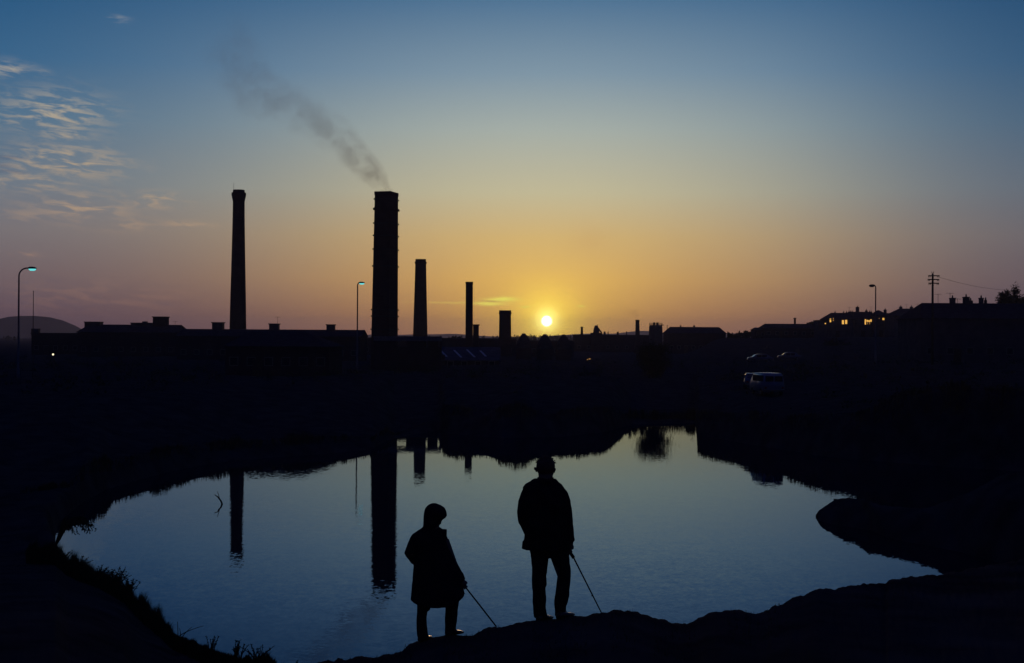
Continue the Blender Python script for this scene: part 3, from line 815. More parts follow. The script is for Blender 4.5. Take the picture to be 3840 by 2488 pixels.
# small lights
def wall_light(label, u, v, D, hx, hz_, m):
    p = P(u, v, D); g_ = gz(p.x, D)
    t = thing('post_light', label, 'light', (p.x, D, g_))
    mb = MB(); mb.tube([(0, .1, -.2), (0, .1, p.z - g_)], .05, 6); mb.build('post', M_steel, t)
    mb = MB(); mb.ball((0, 0, p.z - g_), (hx, .12, hz_), 10, 6); mb.build('lamp', m, t, smooth=True)
    return t
wall_light('single small white light low in the dark at the far left', 199, 1330, 150, .10, .10, M_white_l)
wall_light('faint amber light low beyond the pond right of the sun, left of a pair', 2203, 1349, 230, .13, .07, M_dimw)
wall_light('faint amber light low beyond the pond right of the sun, right of a pair', 2211, 1347, 230, .20, .09, M_dimw)

# ------------------------------------------------------------------ street lamps and poles
def street_lamp(label, u_pole, v_top, D, u_head, lit_=True, r=0.075):
    top = P(u_pole, v_top, D); g_ = gz(top.x, D); hgt = top.z - g_
    hx = (u_head - u_pole) / F * D
    t = thing('street_lamp', label, 'street lamp', (top.x, D, g_), group='street lamps')
    ra = abs(hx) * 0.62; sg = 1 if hx > 0 else -1
    pts = [(0, 0, 0), (0, 0, 1.5), (0, 0, 1.51), (0, 0, hgt * .6), (0, 0, hgt - ra)]
    rr = [r * 1.7, r * 1.7, r * 1.15, r, r * .9]
    for i in range(1, 9):
        a = i / 8 * math.pi / 2 * .94
        pts.append((sg * ra * (1 - math.cos(a)), 0, hgt - ra + ra * math.sin(a))); rr.append(r * .85)
    ex = abs(hx) - .3
    pts.append((sg * ex, 0, hgt)); rr.append(r * .7)
    mb = MB(); mb.tube(pts, rr, 10); mb.build('column', M_conc, t, smooth=True)
    mb = MB(); mb.loft([(sg * (ex + .3), 0, hgt - .06, .44, .17), (sg * (ex + .28), 0, hgt + .05, .40, .15), (sg * (ex + .25), 0, hgt + .13, .20, .09)], 14); mb.build('lamp_head', M_steel, t)
    mb = MB(); mb.loft([(sg * (ex + .33), 0, hgt - .24, .16, .07), (sg * (ex + .33), 0, hgt - .18, .30, .12), (sg * (ex + .32), 0, hgt - .062, .36, .14)], 14)
    mb.build('lamp_bowl', M_lamp if lit_ else M_lampoff, t, smooth=True)
    return t
street_lamp('tall lit street lamp near the left edge, greenish glow', 71, 1006, 130, 116 + 4, True, 0.08)
street_lamp('lit street lamp standing just left of the smoking square chimney', 1341, 1061, DL2, 1356, True, 0.085)
street_lamp('unlit street lamp in front of the hill houses at the right', 3284, 1071, 190, 3270, False, 0.085)

def pole(name, label, u, v_top, D, r, cat='pole'):
    top = P(u, v_top, D); g_ = gz(top.x, D)
    mb = MB(); mb.tube([(0, 0, -.2), (0, 0, (top.z - g_) * .5), (0, 0, top.z - g_)], [r, r * .85, r * .7], 8)
    mb.ball((0, 0, top.z - g_), r * 1.1, 8, 4)
    return tag(mb.build(name, M_steel, loc=(top.x, D, g_), smooth=True), label, cat)
pole('flagpole', 'thin bare mast right of the left street lamp, in front of the round hill', 125, 1093, 150, 0.05)
pole('mast', 'short thin mast left of the long distant hall', 2502, 1222, 400, 0.12)

D = 190; top = P(3498, 1027, D); g_ = gz(top.x, D)
t = thing('utility_pole', 'wooden telegraph pole with three crossarms rising over the dark terrace', 'utility pole', (top.x, D, g_))
hz_ = top.z - g_
mb = MB(); mb.tube([(0, 0, -.3), (0, 0, hz_ * .5), (0, 0, hz_)], [.19, .16, .13], 10); mb.build('pole', M_wood, t, smooth=True)
mb = MB(); mb.tube([(0, 0, hz_ - .1), (-.16, 0, hz_ + .28)], .035, 6); mb.tube([(0, 0, hz_ - .1), (.17, 0, hz_ + .32)], .035, 6); mb.build('top_bracket', M_steel, t)
kk = D / F
for (v, a, b) in [(1035, -18, 24), (1049, -20, 23), (1063, -17, 22)]:
    z = P(3498, v, D).z - g_
    mb = MB(); mb.box(a * kk, b * kk, -.22, -.12, z - .07, z + .07); ar = mb.build('crossarm', M_wood, t)
    for x in (a + 1.5, a + 7, b - 7, b - 1.5):
        mb = MB(); mb.tube([(x * kk, -.17, z - .02), (x * kk, -.17, z - .22)], [.035, .06], 6); mb.build('insulator', M_conc, t)
tag(t, None)
# the wire
p0 = P(3522, 1040, D); p1 = P(3768, 1088, 235)
mb = MB(); pts = []
for i in range(25):
    q = i / 24; p = p0.lerp(p1, q); p.z -= 0.9 * 4 * q * (1 - q) * .35; pts.append(p)
mb.tube(pts, 0.018, 4)
tag(mb.build('overhead_wire', M_steel), 'thin wire sagging from the telegraph pole to the trees at the right edge', 'wire')
mb = MB(); mb.tube([P(3462, 1185, D - 3), P(3498, 1092, D), ], 0.02, 4)
# ------------------------------------------------------------------ vehicles
def vehicle(name, label, loc, yaw, L, W, Ht, paint, kind='car', group='parked vehicles'):
    t = thing(name, label, 'van' if kind == 'van' else 'car', loc, yaw, group)
    hl = L / 2
    if kind == 'van':
        prof = [(-hl, .35), (-hl, Ht * .55), (-hl + .12, Ht * .93), (-hl + .45, Ht), (hl * .55, Ht), (hl * .75, Ht * .92), (hl * .93, Ht * .58), (hl, Ht * .5), (hl, .35)]
    else:
        prof = [(-hl, .35), (-hl, Ht * .60), (-hl + .45, Ht * .66), (-hl + .95, Ht * .95), (-hl + 1.4, Ht), (hl * .15, Ht), (hl * .38, Ht * .92), (hl * .58, Ht * .66), (hl * .93, Ht * .58), (hl, Ht * .48), (hl, .35)]
    mb = MB(); n = len(prof); vsx = []
    def inset(z): return W / 2 - (0.14 if z > Ht * .9 else 0.10 if z > Ht * .75 else 0.02 if z > Ht * .5 else 0)
    for sx in (-1, 1):
        for (y, z) in prof: vsx.append((sx * inset(z), y, z))
    fs = [tuple(range(n)), tuple(range(n, 2 * n))[::-1]] + [(i, n + i, n + (i + 1) % n, (i + 1) % n) for i in range(n)]
    mb.add(vsx, fs); bo = mb.build('body', paint, t)
    bm_ = bmesh.new(); bm_.from_mesh(bo.data); bmesh.ops.recalc_face_normals(bm_, faces=bm_.faces)
    bmesh.ops.bevel(bm_, geom=[e for e in bm_.edges], offset=0.05, segments=2, affect='EDGES', clamp_overlap=True)
    bm_.to_mesh(bo.data); bm_.free(); bo.data.polygons.foreach_set('use_smooth', [True] * len(bo.data.polygons))
    zl, zh = Ht * .63, Ht * .90
    for sx in (-1, 1):
        for (a, b) in ([(-hl + .3, -.1), (0, hl * .6)] if kind == 'van' else [(-hl + 1.15, -.15), (-.05, hl * .32)]):
            mb = MB(); x = sx * (W / 2 - .06)
            mb.box(x - .03, x + .045, a, b, zl, zh); mb.build('window', M_glass, t)
    # rear window, windscreen
    mb = MB(); yy = -hl + (.02 if kind == 'van' else .62)
    for i in (-1, 1):
        mb.box(*( (-W / 2 + .2, -.05) if i < 0 else (.05, W / 2 - .2)), yy - .035, yy + .02, zl, zh - .05) if kind == 'van' else None
    if kind != 'van':
        mb.add([(-W / 2 + .22, -hl + .43, Ht * .69), (W / 2 - .22, -hl + .43, Ht * .69), (W / 2 - .26, -hl + .88, Ht * .95), (-W / 2 + .26, -hl + .88, Ht * .95)], [(0, 1, 2, 3)])
    mb.build('rear_window', M_glass, t)
    mb = MB(); f0, f1 = ((hl * .94, Ht * .6), (hl * .78, Ht * .9)) if kind == 'van' else ((hl * .60, Ht * .68), (hl * .41, Ht * .91))
    mb.add([(-W / 2 + .2, f0[0] + .03, f0[1]), (W / 2 - .2, f0[0] + .03, f0[1]), (W / 2 - .24, f1[0] + .03, f1[1]), (-W / 2 + .24, f1[0] + .03, f1[1])], [(3, 2, 1, 0)])
    mb.build('windscreen', M_glass, t)
    for sx in (-1, 1):
        for y in (-hl * .62, hl * .62):
            mb = MB(); x = sx * (W / 2 - .1); mb.tube([(x - .1, y, .31), (x + .1, y, .31)], .31, 18); wo_ = mb.build('wheel', M_tyre, t)
            mb = MB(); mb.tube([(x + sx * .09, y, .31), (x + sx * .115, y, .31)], .18, 14); mb.build('hubcap', M_chrome, wo_)
    for y in (-hl - .04, hl + .04):
        mb = MB(); mb.box(-W / 2 + .05, W / 2 - .05, y - .05, y + .05, .38, .5); mb.build('bumper', M_chrome, t)
    for sx in (-1, 1):
        mb = MB(); mb.tube([(sx * (W / 2 - .25), hl - .02, .62), (sx * (W / 2 - .25), hl + .02, .62)], .1, 12); mb.build('headlight', M_lampoff, t)
        mb = MB(); mb.box(sx * (W / 2 - .2) - .09, sx * (W / 2 - .2) + .09, -hl - .02, -hl + .02, .6, .75); mb.build('tail_light', mat('tail_lens', (.3, .02, .02), .3), t)
    return t
def vloc(u, D):
    x = P(u, 1400, D).x; return (x, D, gz(x, D))
for (lb, u, D, yaw, L, W, Ht, p_, kd, vb) in [
        ('boxy greyish van parked beyond the right bank, nearest of the parked vehicles', 2876, 127, 8, 4.0, 1.95, 1.95, M_carp, 'van', 1462),
        ('car seen from behind with a pale roof edge, just left of the boxy van', 2825, 136, -6, 4.0, 1.75, 1.45, M_card, 'car', 1430),
        ('low car side-on farther back, above the boxy van', 2850, 236, 92, 4.2, 1.7, 1.4, M_card, 'car', 0),
        ('car side-on farther back at the right of the parked vehicles', 2960, 240, 84, 4.0, 1.7, 1.4, M_card, 'car', 0)]:
    vehicle('parked_van' if kd == 'van' else 'parked_car', lb, vloc(u, D), R(yaw), L, W, Ht, p_, kd)

# ------------------------------------------------------------------ vegetation
def blades(name, label, gen, n, m, kind='stuff'):
    mb = MB()
    for i in range(n):
        r_ = gen(i)
        if r_ is None: continue
        (x, y, z), h_, w_, lean, dirx = r_
        d = Vector((math.cos(dirx), math.sin(dirx), 0)); sd_ = Vector((-d.y, d.x, 0)) * w_ / 2
        b = Vector((x, y, z)); m1 = b + d * lean * .3 + Vector((0, 0, h_ * .55)); tp = b + d * lean + Vector((0, 0, h_))
        mb.add([b - sd_, b + sd_, m1 + sd_ * .7, m1 - sd_ * .7, tp], [(0, 1, 2, 3), (3, 2, 4)])
    return tag(mb.build(name, m), label, kind=kind)

rn = random.Random(11)
def far_reed(i):
    s = rn.uniform(-0.345, 0.36) if i % 6 else rn.uniform(Sd(1462, 1000)[0], Sd(1616, 1000)[0])
    cp = colparams(s); Dc, zc, Db, zb, kb = cp
    D = Db + rn.uniform(-1.2, 0.6)
    c = noise.noise(Vector((s * 60, 1.3, 0))) + 0.6 * noise.noise(Vector((s * 200, 5.3, 0)))
    if c < -0.15 and rn.random() < .75: return None
    gapz = Sd(1462, 1000)[0] < s < Sd(1616, 1000)[0]
    gan = Sd(905, 1000)[0] < s < Sd(1022, 1000)[0]
    h_ = rn.uniform(.10, .40) * (1.0 + max(0, c) * 1.6)
    if gapz: h_ = rn.uniform(.2, 1.0) * (1 + max(0, c))
    if gan: h_ *= .3
    return (s * D, D, ground_z(s, D, cp) - .03), h_, rn.uniform(.02, .05), rn.uniform(0, h_ * .35), rn.uniform(0, 6.28)
blades('reeds', 'rough reeds and grass fringing the far bank of the pond', far_reed, 19000, M_reed)
def near_grass(i):
    x_ = rn.uniform(0, 1) ** .8
    s = Sd(60, 1300)[0] + (Sd(640, 1400)[0] - Sd(60, 1300)[0]) * x_
    cp = colparams(s); Dc, zc = cp[0], cp[1]
    D = Dc + rn.uniform(-6, .6) * (Dc / 40)
    c = noise.noise(Vector((s * 55, D * .15, 0))); c2 = noise.noise(Vector((s * 160, D * .3, 8)))
    amt = sm(Sd(440, 1400)[0], Sd(330, 1400)[0], s)
    h_ = (rn.uniform(.12, .34) + max(0, c) * .7 + max(0, c2) * .5) * (.25 + .75 * amt)
    return (s * D, D, ground_z(s, D, cp) - .02), h_, rn.uniform(.008, .022), rn.uniform(0, h_ * .5), rn.uniform(-1.2, 1.6)
blades('grass', 'tangled dark grass on the near left bank', near_grass, 30000, M_grass)
def crest_grass(i):
    s = rn.uniform(Sd(620, 1400)[0], 0.37)
    cp = colparams(s); Dc = cp[0]
    c = noise.noise(Vector((s * 40, 2.2, 0)))
    if c < .02: return None
    D = Dc + rn.uniform(-3.5, .2)
    return (s * D, D, ground_z(s, D, cp) - .01), rn.uniform(.015, .05), rn.uniform(.003, .007), rn.uniform(0, .03), rn.uniform(0, 6.28)
blades('turf', 'short turf on the foreground ridge', crest_grass, 9000, M_grass)

def weed(label, x, y, D, hgt, n, seed, spread=.5, name='weed', leafy=True):
    rr = random.Random(seed); D = float(np.interp(Sd(x, y)[0], CD_S, CD_D)) - .15
    b = Pd(x, y, D); z = gz(b.x, D) - .02
    t = thing(name, label, 'plant', (b.x, D, z), group='plants on the near bank')
    ms = MB(); ml = MB()
    for i in range(n):
        a = rr.uniform(0, 6.28); l = rr.uniform(.55, 1) * hgt; sp = rr.uniform(.05, spread) * hgt
        pts = []; ox = rr.uniform(-.15, .15) * hgt
        for k in range(7):
            q = k / 6; pts.append(Vector((ox + math.cos(a) * sp * q ** 1.4, math.sin(a) * sp * q ** 1.4, l * q - .12 * l * q * q)))
        ms.tube(pts, [.011 * (1 - .6 * k / 6) * (hgt / .4) ** .5 for k in range(7)], 5)
        if leafy:
            for k in range(22):
                q = rr.uniform(.2, 1); p = pts[0].lerp(pts[-1], q); j = min(5, int(q * 6)); p = pts[j].lerp(pts[j + 1], q * 6 - j if q < 1 else 1)
                d = Vector((rr.uniform(-1, 1), rr.uniform(-1, 1), rr.uniform(-.1, .9))).normalized() * rr.uniform(.05, .11) * hgt
                sd_ = d.cross(Vector((rr.uniform(-1, 1), rr.uniform(-1, 1), .3))).normalized() * d.length * .28
                ml.add([p, p + d * .5 + sd_, p + d, p + d * .5 - sd_], [(0, 1, 2, 3)])
    ms.build('stem', M_grass, t)
    if leafy: ml.build('foliage', M_leaf, t)
    return t
weed('leafy weed at the bottom edge, leftmost of three at the water', 492, 1520, 21, .30, 9, 1)
weed('tall leafy weed at the bottom edge, middle of three at the water', 552, 1530, 20, .36, 10, 2)
weed('leaning leafy weed at the bottom edge, rightmost of three', 600, 1538, 19.5, .30, 10, 3, 1.0)
weed('bent bare stems on the left bank above the weeds', 415, 1480, 28, .45, 7, 5, 1.6, 'dry_stems', False)
weed('sparse tuft of leafy stems at the bottom edge left of the coat figure', 690, 1543, 18, .12, 5, 6, .9)
for i, (x, y, h_, lb) in enumerate([(300, 1360, 1.1, 'dense upright weeds on the left bank beside the grass edge'),
                                    (270, 1345, 1.2, 'tall feathery weeds at the shoulder of the left bank'),
                                    (185, 1312, 1.0, 'bushy weed overlapping the left tip of the pond'),
                                    (150, 1305, .9, 'ragged weed at the far left tip of the pond'),
                                    (232, 1335, .8, 'low ragged weed between the taller left bank weeds')]):
    weed(lb, x, y, float(np.interp(Sd(x, y)[0], CD_S, CD_D)) - .5, h_ * .55, 26, 20 + i, .75)

# drooping bush at the pond's left tip
b = Pd(128, 1240, 52); gzb = gz(b.x, 52)
t = thing('bush', 'drooping bush hanging over the left tip of the pond', 'bush', (b.x, 52, gzb))
rr = random.Random(5); ms = MB(); ml = MB()
for i in range(26):
    a = rr.uniform(-.7, .9); l = rr.uniform(.6, 1.5); pts = []
    for k in range(9):
        q = k / 8; pts.append(Vector((math.cos(a) * l * q, math.sin(a) * l * q, 1.4 * math.sin(q * 2.0) * rr.uniform(.8, 1) - .5 * q * q)))
    ms.tube(pts, [.022 * (1 - .7 * k / 8) for k in range(9)], 5)
    for k in range(30):
        j = rr.randrange(3, 8); p = pts[j].lerp(pts[j + 1], rr.random())
        d = Vector((rr.uniform(-.6, .6), rr.uniform(-.6, .6), -rr.uniform(.1, 1))).normalized() * rr.uniform(.05, .14); sd_ = d.cross(Vector((rr.uniform(-1, 1), 1, .2))).normalized() * .02
        ml.add([p, p + d * .5 + sd_, p + d, p + d * .5 - sd_], [(0, 1, 2, 3)])
ms.build('branch', M_bark, t); ml.build('foliage', M_leaf, t)

# branch standing in the water
b = Pd(517, 1172, H / Sd(517, 1172)[1]); ms = MB(); k = b.y / F * DD
def bp(x, y): return Vector(((x - 517) * k, 0, (1172 - y) * k))
ms.tube([bp(516, 1180), bp(516.5, 1172), bp(514, 1165), bp(507, 1156), bp(499, 1150)], [.05, .045, .04, .03, .015], 6)
ms.tube([bp(514, 1165), bp(510, 1158), bp(508, 1150), bp(505, 1142)], [.025, .02, .015, .01], 5)
tag(ms.build('dead_branch', M_bark, loc=(b.x, b.y, 0)), 'bent dead branch sticking out of the water at the left', 'branch')
# stake by the headland
D = 66; p = Pd(1942, 1160, D); ms = MB(); zt = p.z
ms.tube([(0, 0, -1), (0, 0, zt)], [.06, .05], 7); ms.box(-.09, .09, -.05, .05, zt - .12, zt)
tag(ms.build('stake', M_wood, loc=(p.x, D, 0)), 'short wooden stake in the water beside the headland tip', 'stake')

def tree(name, label, u, v_top, D, half_px, seed, shape='round', group=None, dens=1.0, twig=True, leaf=.22, cat='tree'):
    rr = random.Random(seed); top = P(u, v_top, D); g_ = gz(top.x, D); hgt = top.z - g_; rad = half_px / F * D
    t = thing(name, label, cat, (top.x, D, g_), group=group)
    mt = MB(); mc = MB(); tr = max(.07, hgt * .022)
    th = hgt * (.45 if shape == 'round' else .8)
    mt.tube([(0, 0, -.2), (rr.uniform(-.1, .1), 0, th * .5), (rr.uniform(-.15, .15), 0, th)], [tr * 1.3, tr, tr * .55], 8)
    cz = hgt - rad * 1.08 if shape == 'round' else hgt * .55; rz = rad * 1.08 if shape == 'round' else hgt * .45
    ends = []
    for i in range(int((34 if shape == 'round' else 60) * dens)):
        while True:
            q = Vector((rr.uniform(-1, 1), rr.uniform(-1, 1), rr.uniform(-1, 1)))
            if q.length < 1: break
        q = q * (.5 + .5 * rr.random()); e = Vector((q.x * rad, q.y * rad, cz + q.z * rz * .97))
        b0 = Vector((0, 0, max(hgt * .15, min(th, e.z - rad * rr.uniform(.4, 1.0)))))
        m_ = b0.lerp(e, .5) + Vector((rr.uniform(-.15, .15), rr.uniform(-.15, .15), rr.uniform(-.1, .15))) * rad
        mt.tube([b0, m_, e], [tr * .4, tr * .22, tr * .08], 5); ends.append((e, m_))
    for (e, m_) in ends:
        cr_ = rad * rr.uniform(.18, .34) * (1 if shape == 'round' else 2.2)
        for k in range(int(46 * dens)):
            c = e.lerp(m_, rr.random() ** 2 * .6) + Vector((rr.gauss(0, 1), rr.gauss(0, 1), rr.gauss(0, 1))) * cr_ * .55
            d = Vector((rr.uniform(-1, 1), rr.uniform(-1, 1), rr.uniform(-.4, 1))).normalized() * leaf * rr.uniform(.5, 1.4)
            sd_ = d.cross(Vector((rr.uniform(-1, 1), rr.uniform(-1, 1), .2))).normalized() * d.length * (.12 if twig else .4)
            mc.add([c, c + d * .5 + sd_, c + d, c + d * .5 - sd_], [(0, 1, 2, 3)])
    mt.build('trunk', M_bark, t); mc.build('crown', M_leaf, t)
    return t
tree('round_tree', 'round-headed tree beyond the far bank, mirrored in the pond right of centre', 2450, 1262, 178, 78, 3, dens=2.2, leaf=.34)
GT = 'trees at the right edge'
for (u, v, hp_, sd_, lb) in [(3752, 1088, 11, 1, 'low slim tree, leftmost of the trees at the right edge'), (3765, 1070, 10, 2, 'second slim tree from the left at the right edge'),
                             (3780, 1056, 11, 3, 'slim pointed tree left of the tallest at the right edge'), (3806, 1046, 17, 4, 'tallest and widest of the bare trees at the right edge'),
                             (3838, 1076, 14, 5, 'tree cut off by the right edge of the picture')]:
    tree('bare_tree', lb, u, v, 262, hp_, sd_, 'tall', GT, dens=1.3, leaf=.5)
HG = 'trees along the hillside skyline'
for i, (u, v, hp_, lb) in enumerate([(2742, 1245, 16, 'low rounded tree right beside the long distant hall'), (2768, 1242, 20, 'second hillside tree right of the distant hall'),
                                     (2798, 1243, 16, 'third hillside tree right of the distant hall'), (2822, 1240, 12, 'hillside tree against the small stepped roof'),
                                     (3038, 1210, 9, 'small tree at the right end of the hillside roof'), (3052, 1207, 10, 'taller small tree between hillside roof and flat annexe')]):
    tree('hill_tree', lb, u, v, 425 - i * 2, hp_, 40 + i, 'round', HG, dens=.8, leaf=.5, twig=False)
tree('shrub', 'dark shrub clump on the skyline left of the thin square chimney', 1700, 1258, 420, 17, 60, dens=.7, leaf=.5, twig=False, cat='shrub')
tree('shrub', 'low shrub clump on the skyline touching the thin square chimney', 1722, 1262, 425, 14, 61, dens=.6, leaf=.5, twig=False, cat='shrub')
tree('bush', 'bush on the hillside above the parked cars, below the hill houses', 3140, 1262, 300, 60, 62, dens=1.2, leaf=.45, twig=False, cat='bush')

# far tree line: cannot be counted
mb = MB(); rr = random.Random(9)
for i in range(420):
    u = rr.uniform(1900, 2160) if i < 130 else rr.uniform(-100, 3900)
    D = rr.uniform(900, 1300); v = 1266 - rr.uniform(0, 5) - (4 if (i < 130 and rr.random() < .3) else 0)
    p = P(u, v, D); g_ = 1.8; hgt = max(1.5, p.z - g_); r0 = hgt * rr.uniform(.12, .5)
    for k in range(26):
        q = rr.random() ** .8; rad = r0 * (1 - q) + .2
        c = Vector((p.x + rr.gauss(0, .6) * rad, D + rr.gauss(0, .6) * rad, g_ + q * hgt))
        d = Vector((rr.uniform(-1, 1), rr.uniform(-1, 1), rr.uniform(.3, 1.5))) * .9; sd_ = Vector((rr.uniform(-1, 1), rr.uniform(-1, 1), 0)) * .5
        mb.add([c - sd_, c + sd_, c + d], [(0, 1, 2)])
tag(mb.build('treeline', M_leaf), 'ragged far tree line low on the horizon', kind='stuff')

# low scrub on the waste ground
mb = MB(); rr = random.Random(19)
for i in range(700):
    s = rr.uniform(-.37, .38); D = rr.uniform(105, 210) if rr.random() < .6 else rr.uniform(150, 300)
    cp = colparams(s)
    if D < cp[2] + 2: continue
    z = ground_z(s, D, cp); hm = cp[4] * .98 * D - H - z
    hgt = min(rr.uniform(.3, 1.3), hm)
    if hgt < .15: continue
    for k in range(30):
        c = Vector((s * D + rr.gauss(0, .5), D + rr.gauss(0, .5), z + abs(rr.gauss(0, .4)) * hgt))
        d = Vector((rr.uniform(-1, 1), rr.uniform(-1, 1), rr.uniform(.2, 1))) * .3 * hgt; sd_ = Vector((rr.uniform(-1, 1), rr.uniform(-1, 1), 0)) * .1
        mb.add([c - sd_, c + sd_, c + d], [(0, 1, 2)])
tag(mb.build('scrub', M_leaf), 'low scrub scattered over the waste ground beyond the pond', kind='stuff')

# ------------------------------------------------------------------ people
ZK = 1.84; ZX, ZY = 1450, 1650       # close-up used for the outlines
def fold(amp, sc):
    return lambda co: amp * noise.fractal(Vector((co.x * sc, co.y * sc, co.z * sc * .55)), .7, 2.0, 3)

def figure(D, x0, y0):
    k = D / F / ZK
    def q(x, y, dy=0.0): return Vector(((x - x0) * k, dy, (y0 - y) * k))
    return q, k

def chain_tube(mb, pts, rads, n=12):
    # rounded ends
    mb.tube(pts, rads, n)
    mb.ball(pts[0], rads[0] if not hasattr(rads[0], '__len__') else max(rads[0]), 10, 6)
    mb.ball(pts[-1], rads[-1] if not hasattr(rads[-1], '__len__') else max(rads[-1]), 10, 6)

def grip_hand(mb, wrist, c, ax, size=1.0, side=1):
    """hand closed round a stick with axis ax through c; palm comes from the wrist"""
    ax = ax.normalized(); tow = (wrist - c); tow = (tow - ax * tow.dot(ax) * 0.3)
    a = (tow - ax * tow.dot(ax))
    a = a.normalized() if a.length > 1e-4 else Vector((0, -1, 0))
    b = ax.cross(a) * side
    R0 = .024 * size
    kn = c + a * .028 * size
    mb.tube([wrist, wrist.lerp(kn, .5), kn], [.026 * size, .036 * size, .034 * size], 10)
    for i, ln in enumerate([.88, 1.0, .95, .8]):
        off = ax * ((i - 1.5) * .0185 * size)
        pts = []
        for j in range(7):
            th = (-.1 + j / 6 * 1.45 * ln) * math.pi
            pts.append(c + off + (a * math.cos(th) + b * math.sin(th)) * R0)
        mb.tube(pts, [.0105 * size, .0102 * size, .0098 * size, .0094 * size, .009 * size, .0085 * size, .0075 * size], 8)
        mb.ball(pts[-1], .0078 * size, 6, 4)
    th_ = [wrist.lerp(kn, .45), wrist.lerp(kn, .8) - b * .028 * size - ax * .01, c - b * .026 * size - ax * .034 * size, c - a * .018 * size - b * .014 * size - ax * .042 * size]
    mb.tube(th_, [.014 * size, .0125 * size, .0115 * size, .009 * size], 8); mb.ball(th_[-1], .0092 * size, 6, 4)

def open_hand(mb, wrist, d, side, size=1.0):
    d = d.normalized(); up = Vector((0, 1, 0)); a = (up - d * up.dot(d)).normalized(); b = d.cross(a)
    kn = wrist + d * .085 * size
    mb.tube([wrist, wrist + d * .03 * size, kn], [(.024 * size, .03 * size), (.02 * size, .04 * size), (.016 * size, .038 * size)], 10)
    for i, ln in enumerate([.066, .074, .07, .055]):
        o_ = a * ((i - 1.5) * .019 * size); pts = [kn - d * .012 + o_]
        for j in range(1, 5): pts.append(kn + o_ + d * (ln * j / 4 * size) + b * side * (.018 * (j / 4) ** 2 * (1 + .2 * i)) * size)
        mb.tube(pts, [.0095 * size] * 3 + [.0088 * size, .0072 * size], 7)
    pts = [wrist + d * .02 * size - a * .02 * size, wrist + d * .045 * size - a * .045 * size, wrist + d * .075 * size - a * .052 * size + b * side * .01]
    mb.tube(pts, [.013 * size, .0115 * size, .009 * size], 7)

def head(mb, c, R_, yaw, ears=1.0, jaw=1.0):
    """skull, face, ears; c centre of skull; faces +y rotated by yaw (to the right)"""
    hx, hy, hz_ = R_
    f = Vector((math.sin(yaw), math.cos(yaw), 0)); r = Vector((math.cos(yaw), -math.sin(yaw), 0)); u = Vector((0, 0, 1))
    def W(a, b, d): return c + r * a * hx + f * b * hy + u * d * hz_
    def bl(p, s_, n=14, m=10):
        mb2 = MB(); mb2.ball((0, 0, 0), s_, n, m); Rm = Matrix.Rotation(-yaw, 3, 'Z')
        mb.add([p + Rm @ Vector(v) for v in mb2.v], mb2.f)
    bl(W(0, -.1, .12), (hx, hy * .98, hz_ * .88), 20, 14)
    bl(W(0, .20, -.35), (hx * .87, hy * .74, hz_ * .62), 16, 10)
    bl(W(0, .52, -.78), (hx * .42 * jaw, hy * .30, hz_ * .22))       # chin
    bl(W(0, .80, -.22), (hx * .15, hy * .24, hz_ * .20))             # nose
    bl(W(0, .90, -.32), (hx * .19, hy * .14, hz_ * .09))             # nose tip
    bl(W(0, .74, .08), (hx * .62, hy * .16, hz_ * .09))              # brow
    bl(W(0, .80, -.52), (hx * .30, hy * .10, hz_ * .05))             # upper lip
    bl(W(0, .77, -.60), (hx * .26, hy * .10, hz_ * .05))             # lower lip
    for s_ in (-1, 1):
        bl(W(s_ * .36, .72, -.06), (hx * .17, hy * .13, hz_ * .10))  # eye
        bl(W(s_ * .55, .52, -.30), (hx * .24, hy * .22, hz_ * .22))  # cheek
        if ears:
            es = ears * (1.0 if s_ < 0 else .7)
            bl(W(s_ * (.98 + .1 * es), -.05, -.16), (hx * .15 * es, hy * .16, hz_ * .25), 12, 8)
            bl(W(s_ * (1.10 + .14 * es), -.14, -.06), (hx * .11 * es, hy * .12, hz_ * .15), 10, 6)

# --- man
DM = 15.3
q, k = figure(DM, 1090, 1240)
bm0 = P(ZX + 1090 / ZK, ZY + 1240 / ZK, DM)
MAN = (bm0.x, DM, bm0.z)
body = MB()
hc = q(1091, 196)
head(body, hc, (.096, .100, .118), R(24), ears=1.1)
body.tube([q(1091, 228, -.005), q(1091, 250, -.01), q(1092, 300, -.02), q(1092, 340, -.03)], [.082, .078, .068, .080], 14)
body.loft([(0, 0, q(0, 760).z, .15, .11), (0, 0, q(0, 620).z, .15, .11), (0, 0, q(0, 450).z, .17, .12), (0, -.01, q(0, 350).z, .15, .09), (0, -.02, q(0, 310).z, .08, .07)], 16)
W_r = q(1268, 700, .02); Hand = q(1257, 764, .07)
body.tube([q(960, 390), q(940, 540, .02), q(975, 650, .12)], [.05, .042, .03], 10)
body.tube([q(1210, 390), q(1250, 540, .0), W_r, q(1266, 728, .04)], [.05, .042, .031, .028], 10)
open_hand(body, q(975, 650, .12), Vector((.25, .5, -.8)), 1)
tip = q(1482, 1192, .0)
st_top = q(1238, 733, .07)
grip_hand(body, q(1266, 722, .04), Hand, (tip - st_top), 1.0, 1)
body.tube([q(1050, 760), q(1050, 1000, .02), q(1060, 1200, .0)], [.085, .055, .042], 10)
body.tube([q(1165, 760), q(1218, 960, .02), q(1198, 1180, .0)], [.085, .055, .042], 10)
for (ax_, ay_) in ((1065, 1225), (1205, 1200)):
    body.tube([q(ax_, ay_, -.03), q(ax_ + 25, ay_ + 3, .12)], [.04, .03], 8)
man = body.build('person', M_skin, loc=MAN)
remesh(man, .0055, 1)
tag(man, 'taller figure in a short jacket standing on the ridge, leaning a stick to the right', 'person', 'two people on the ridge')
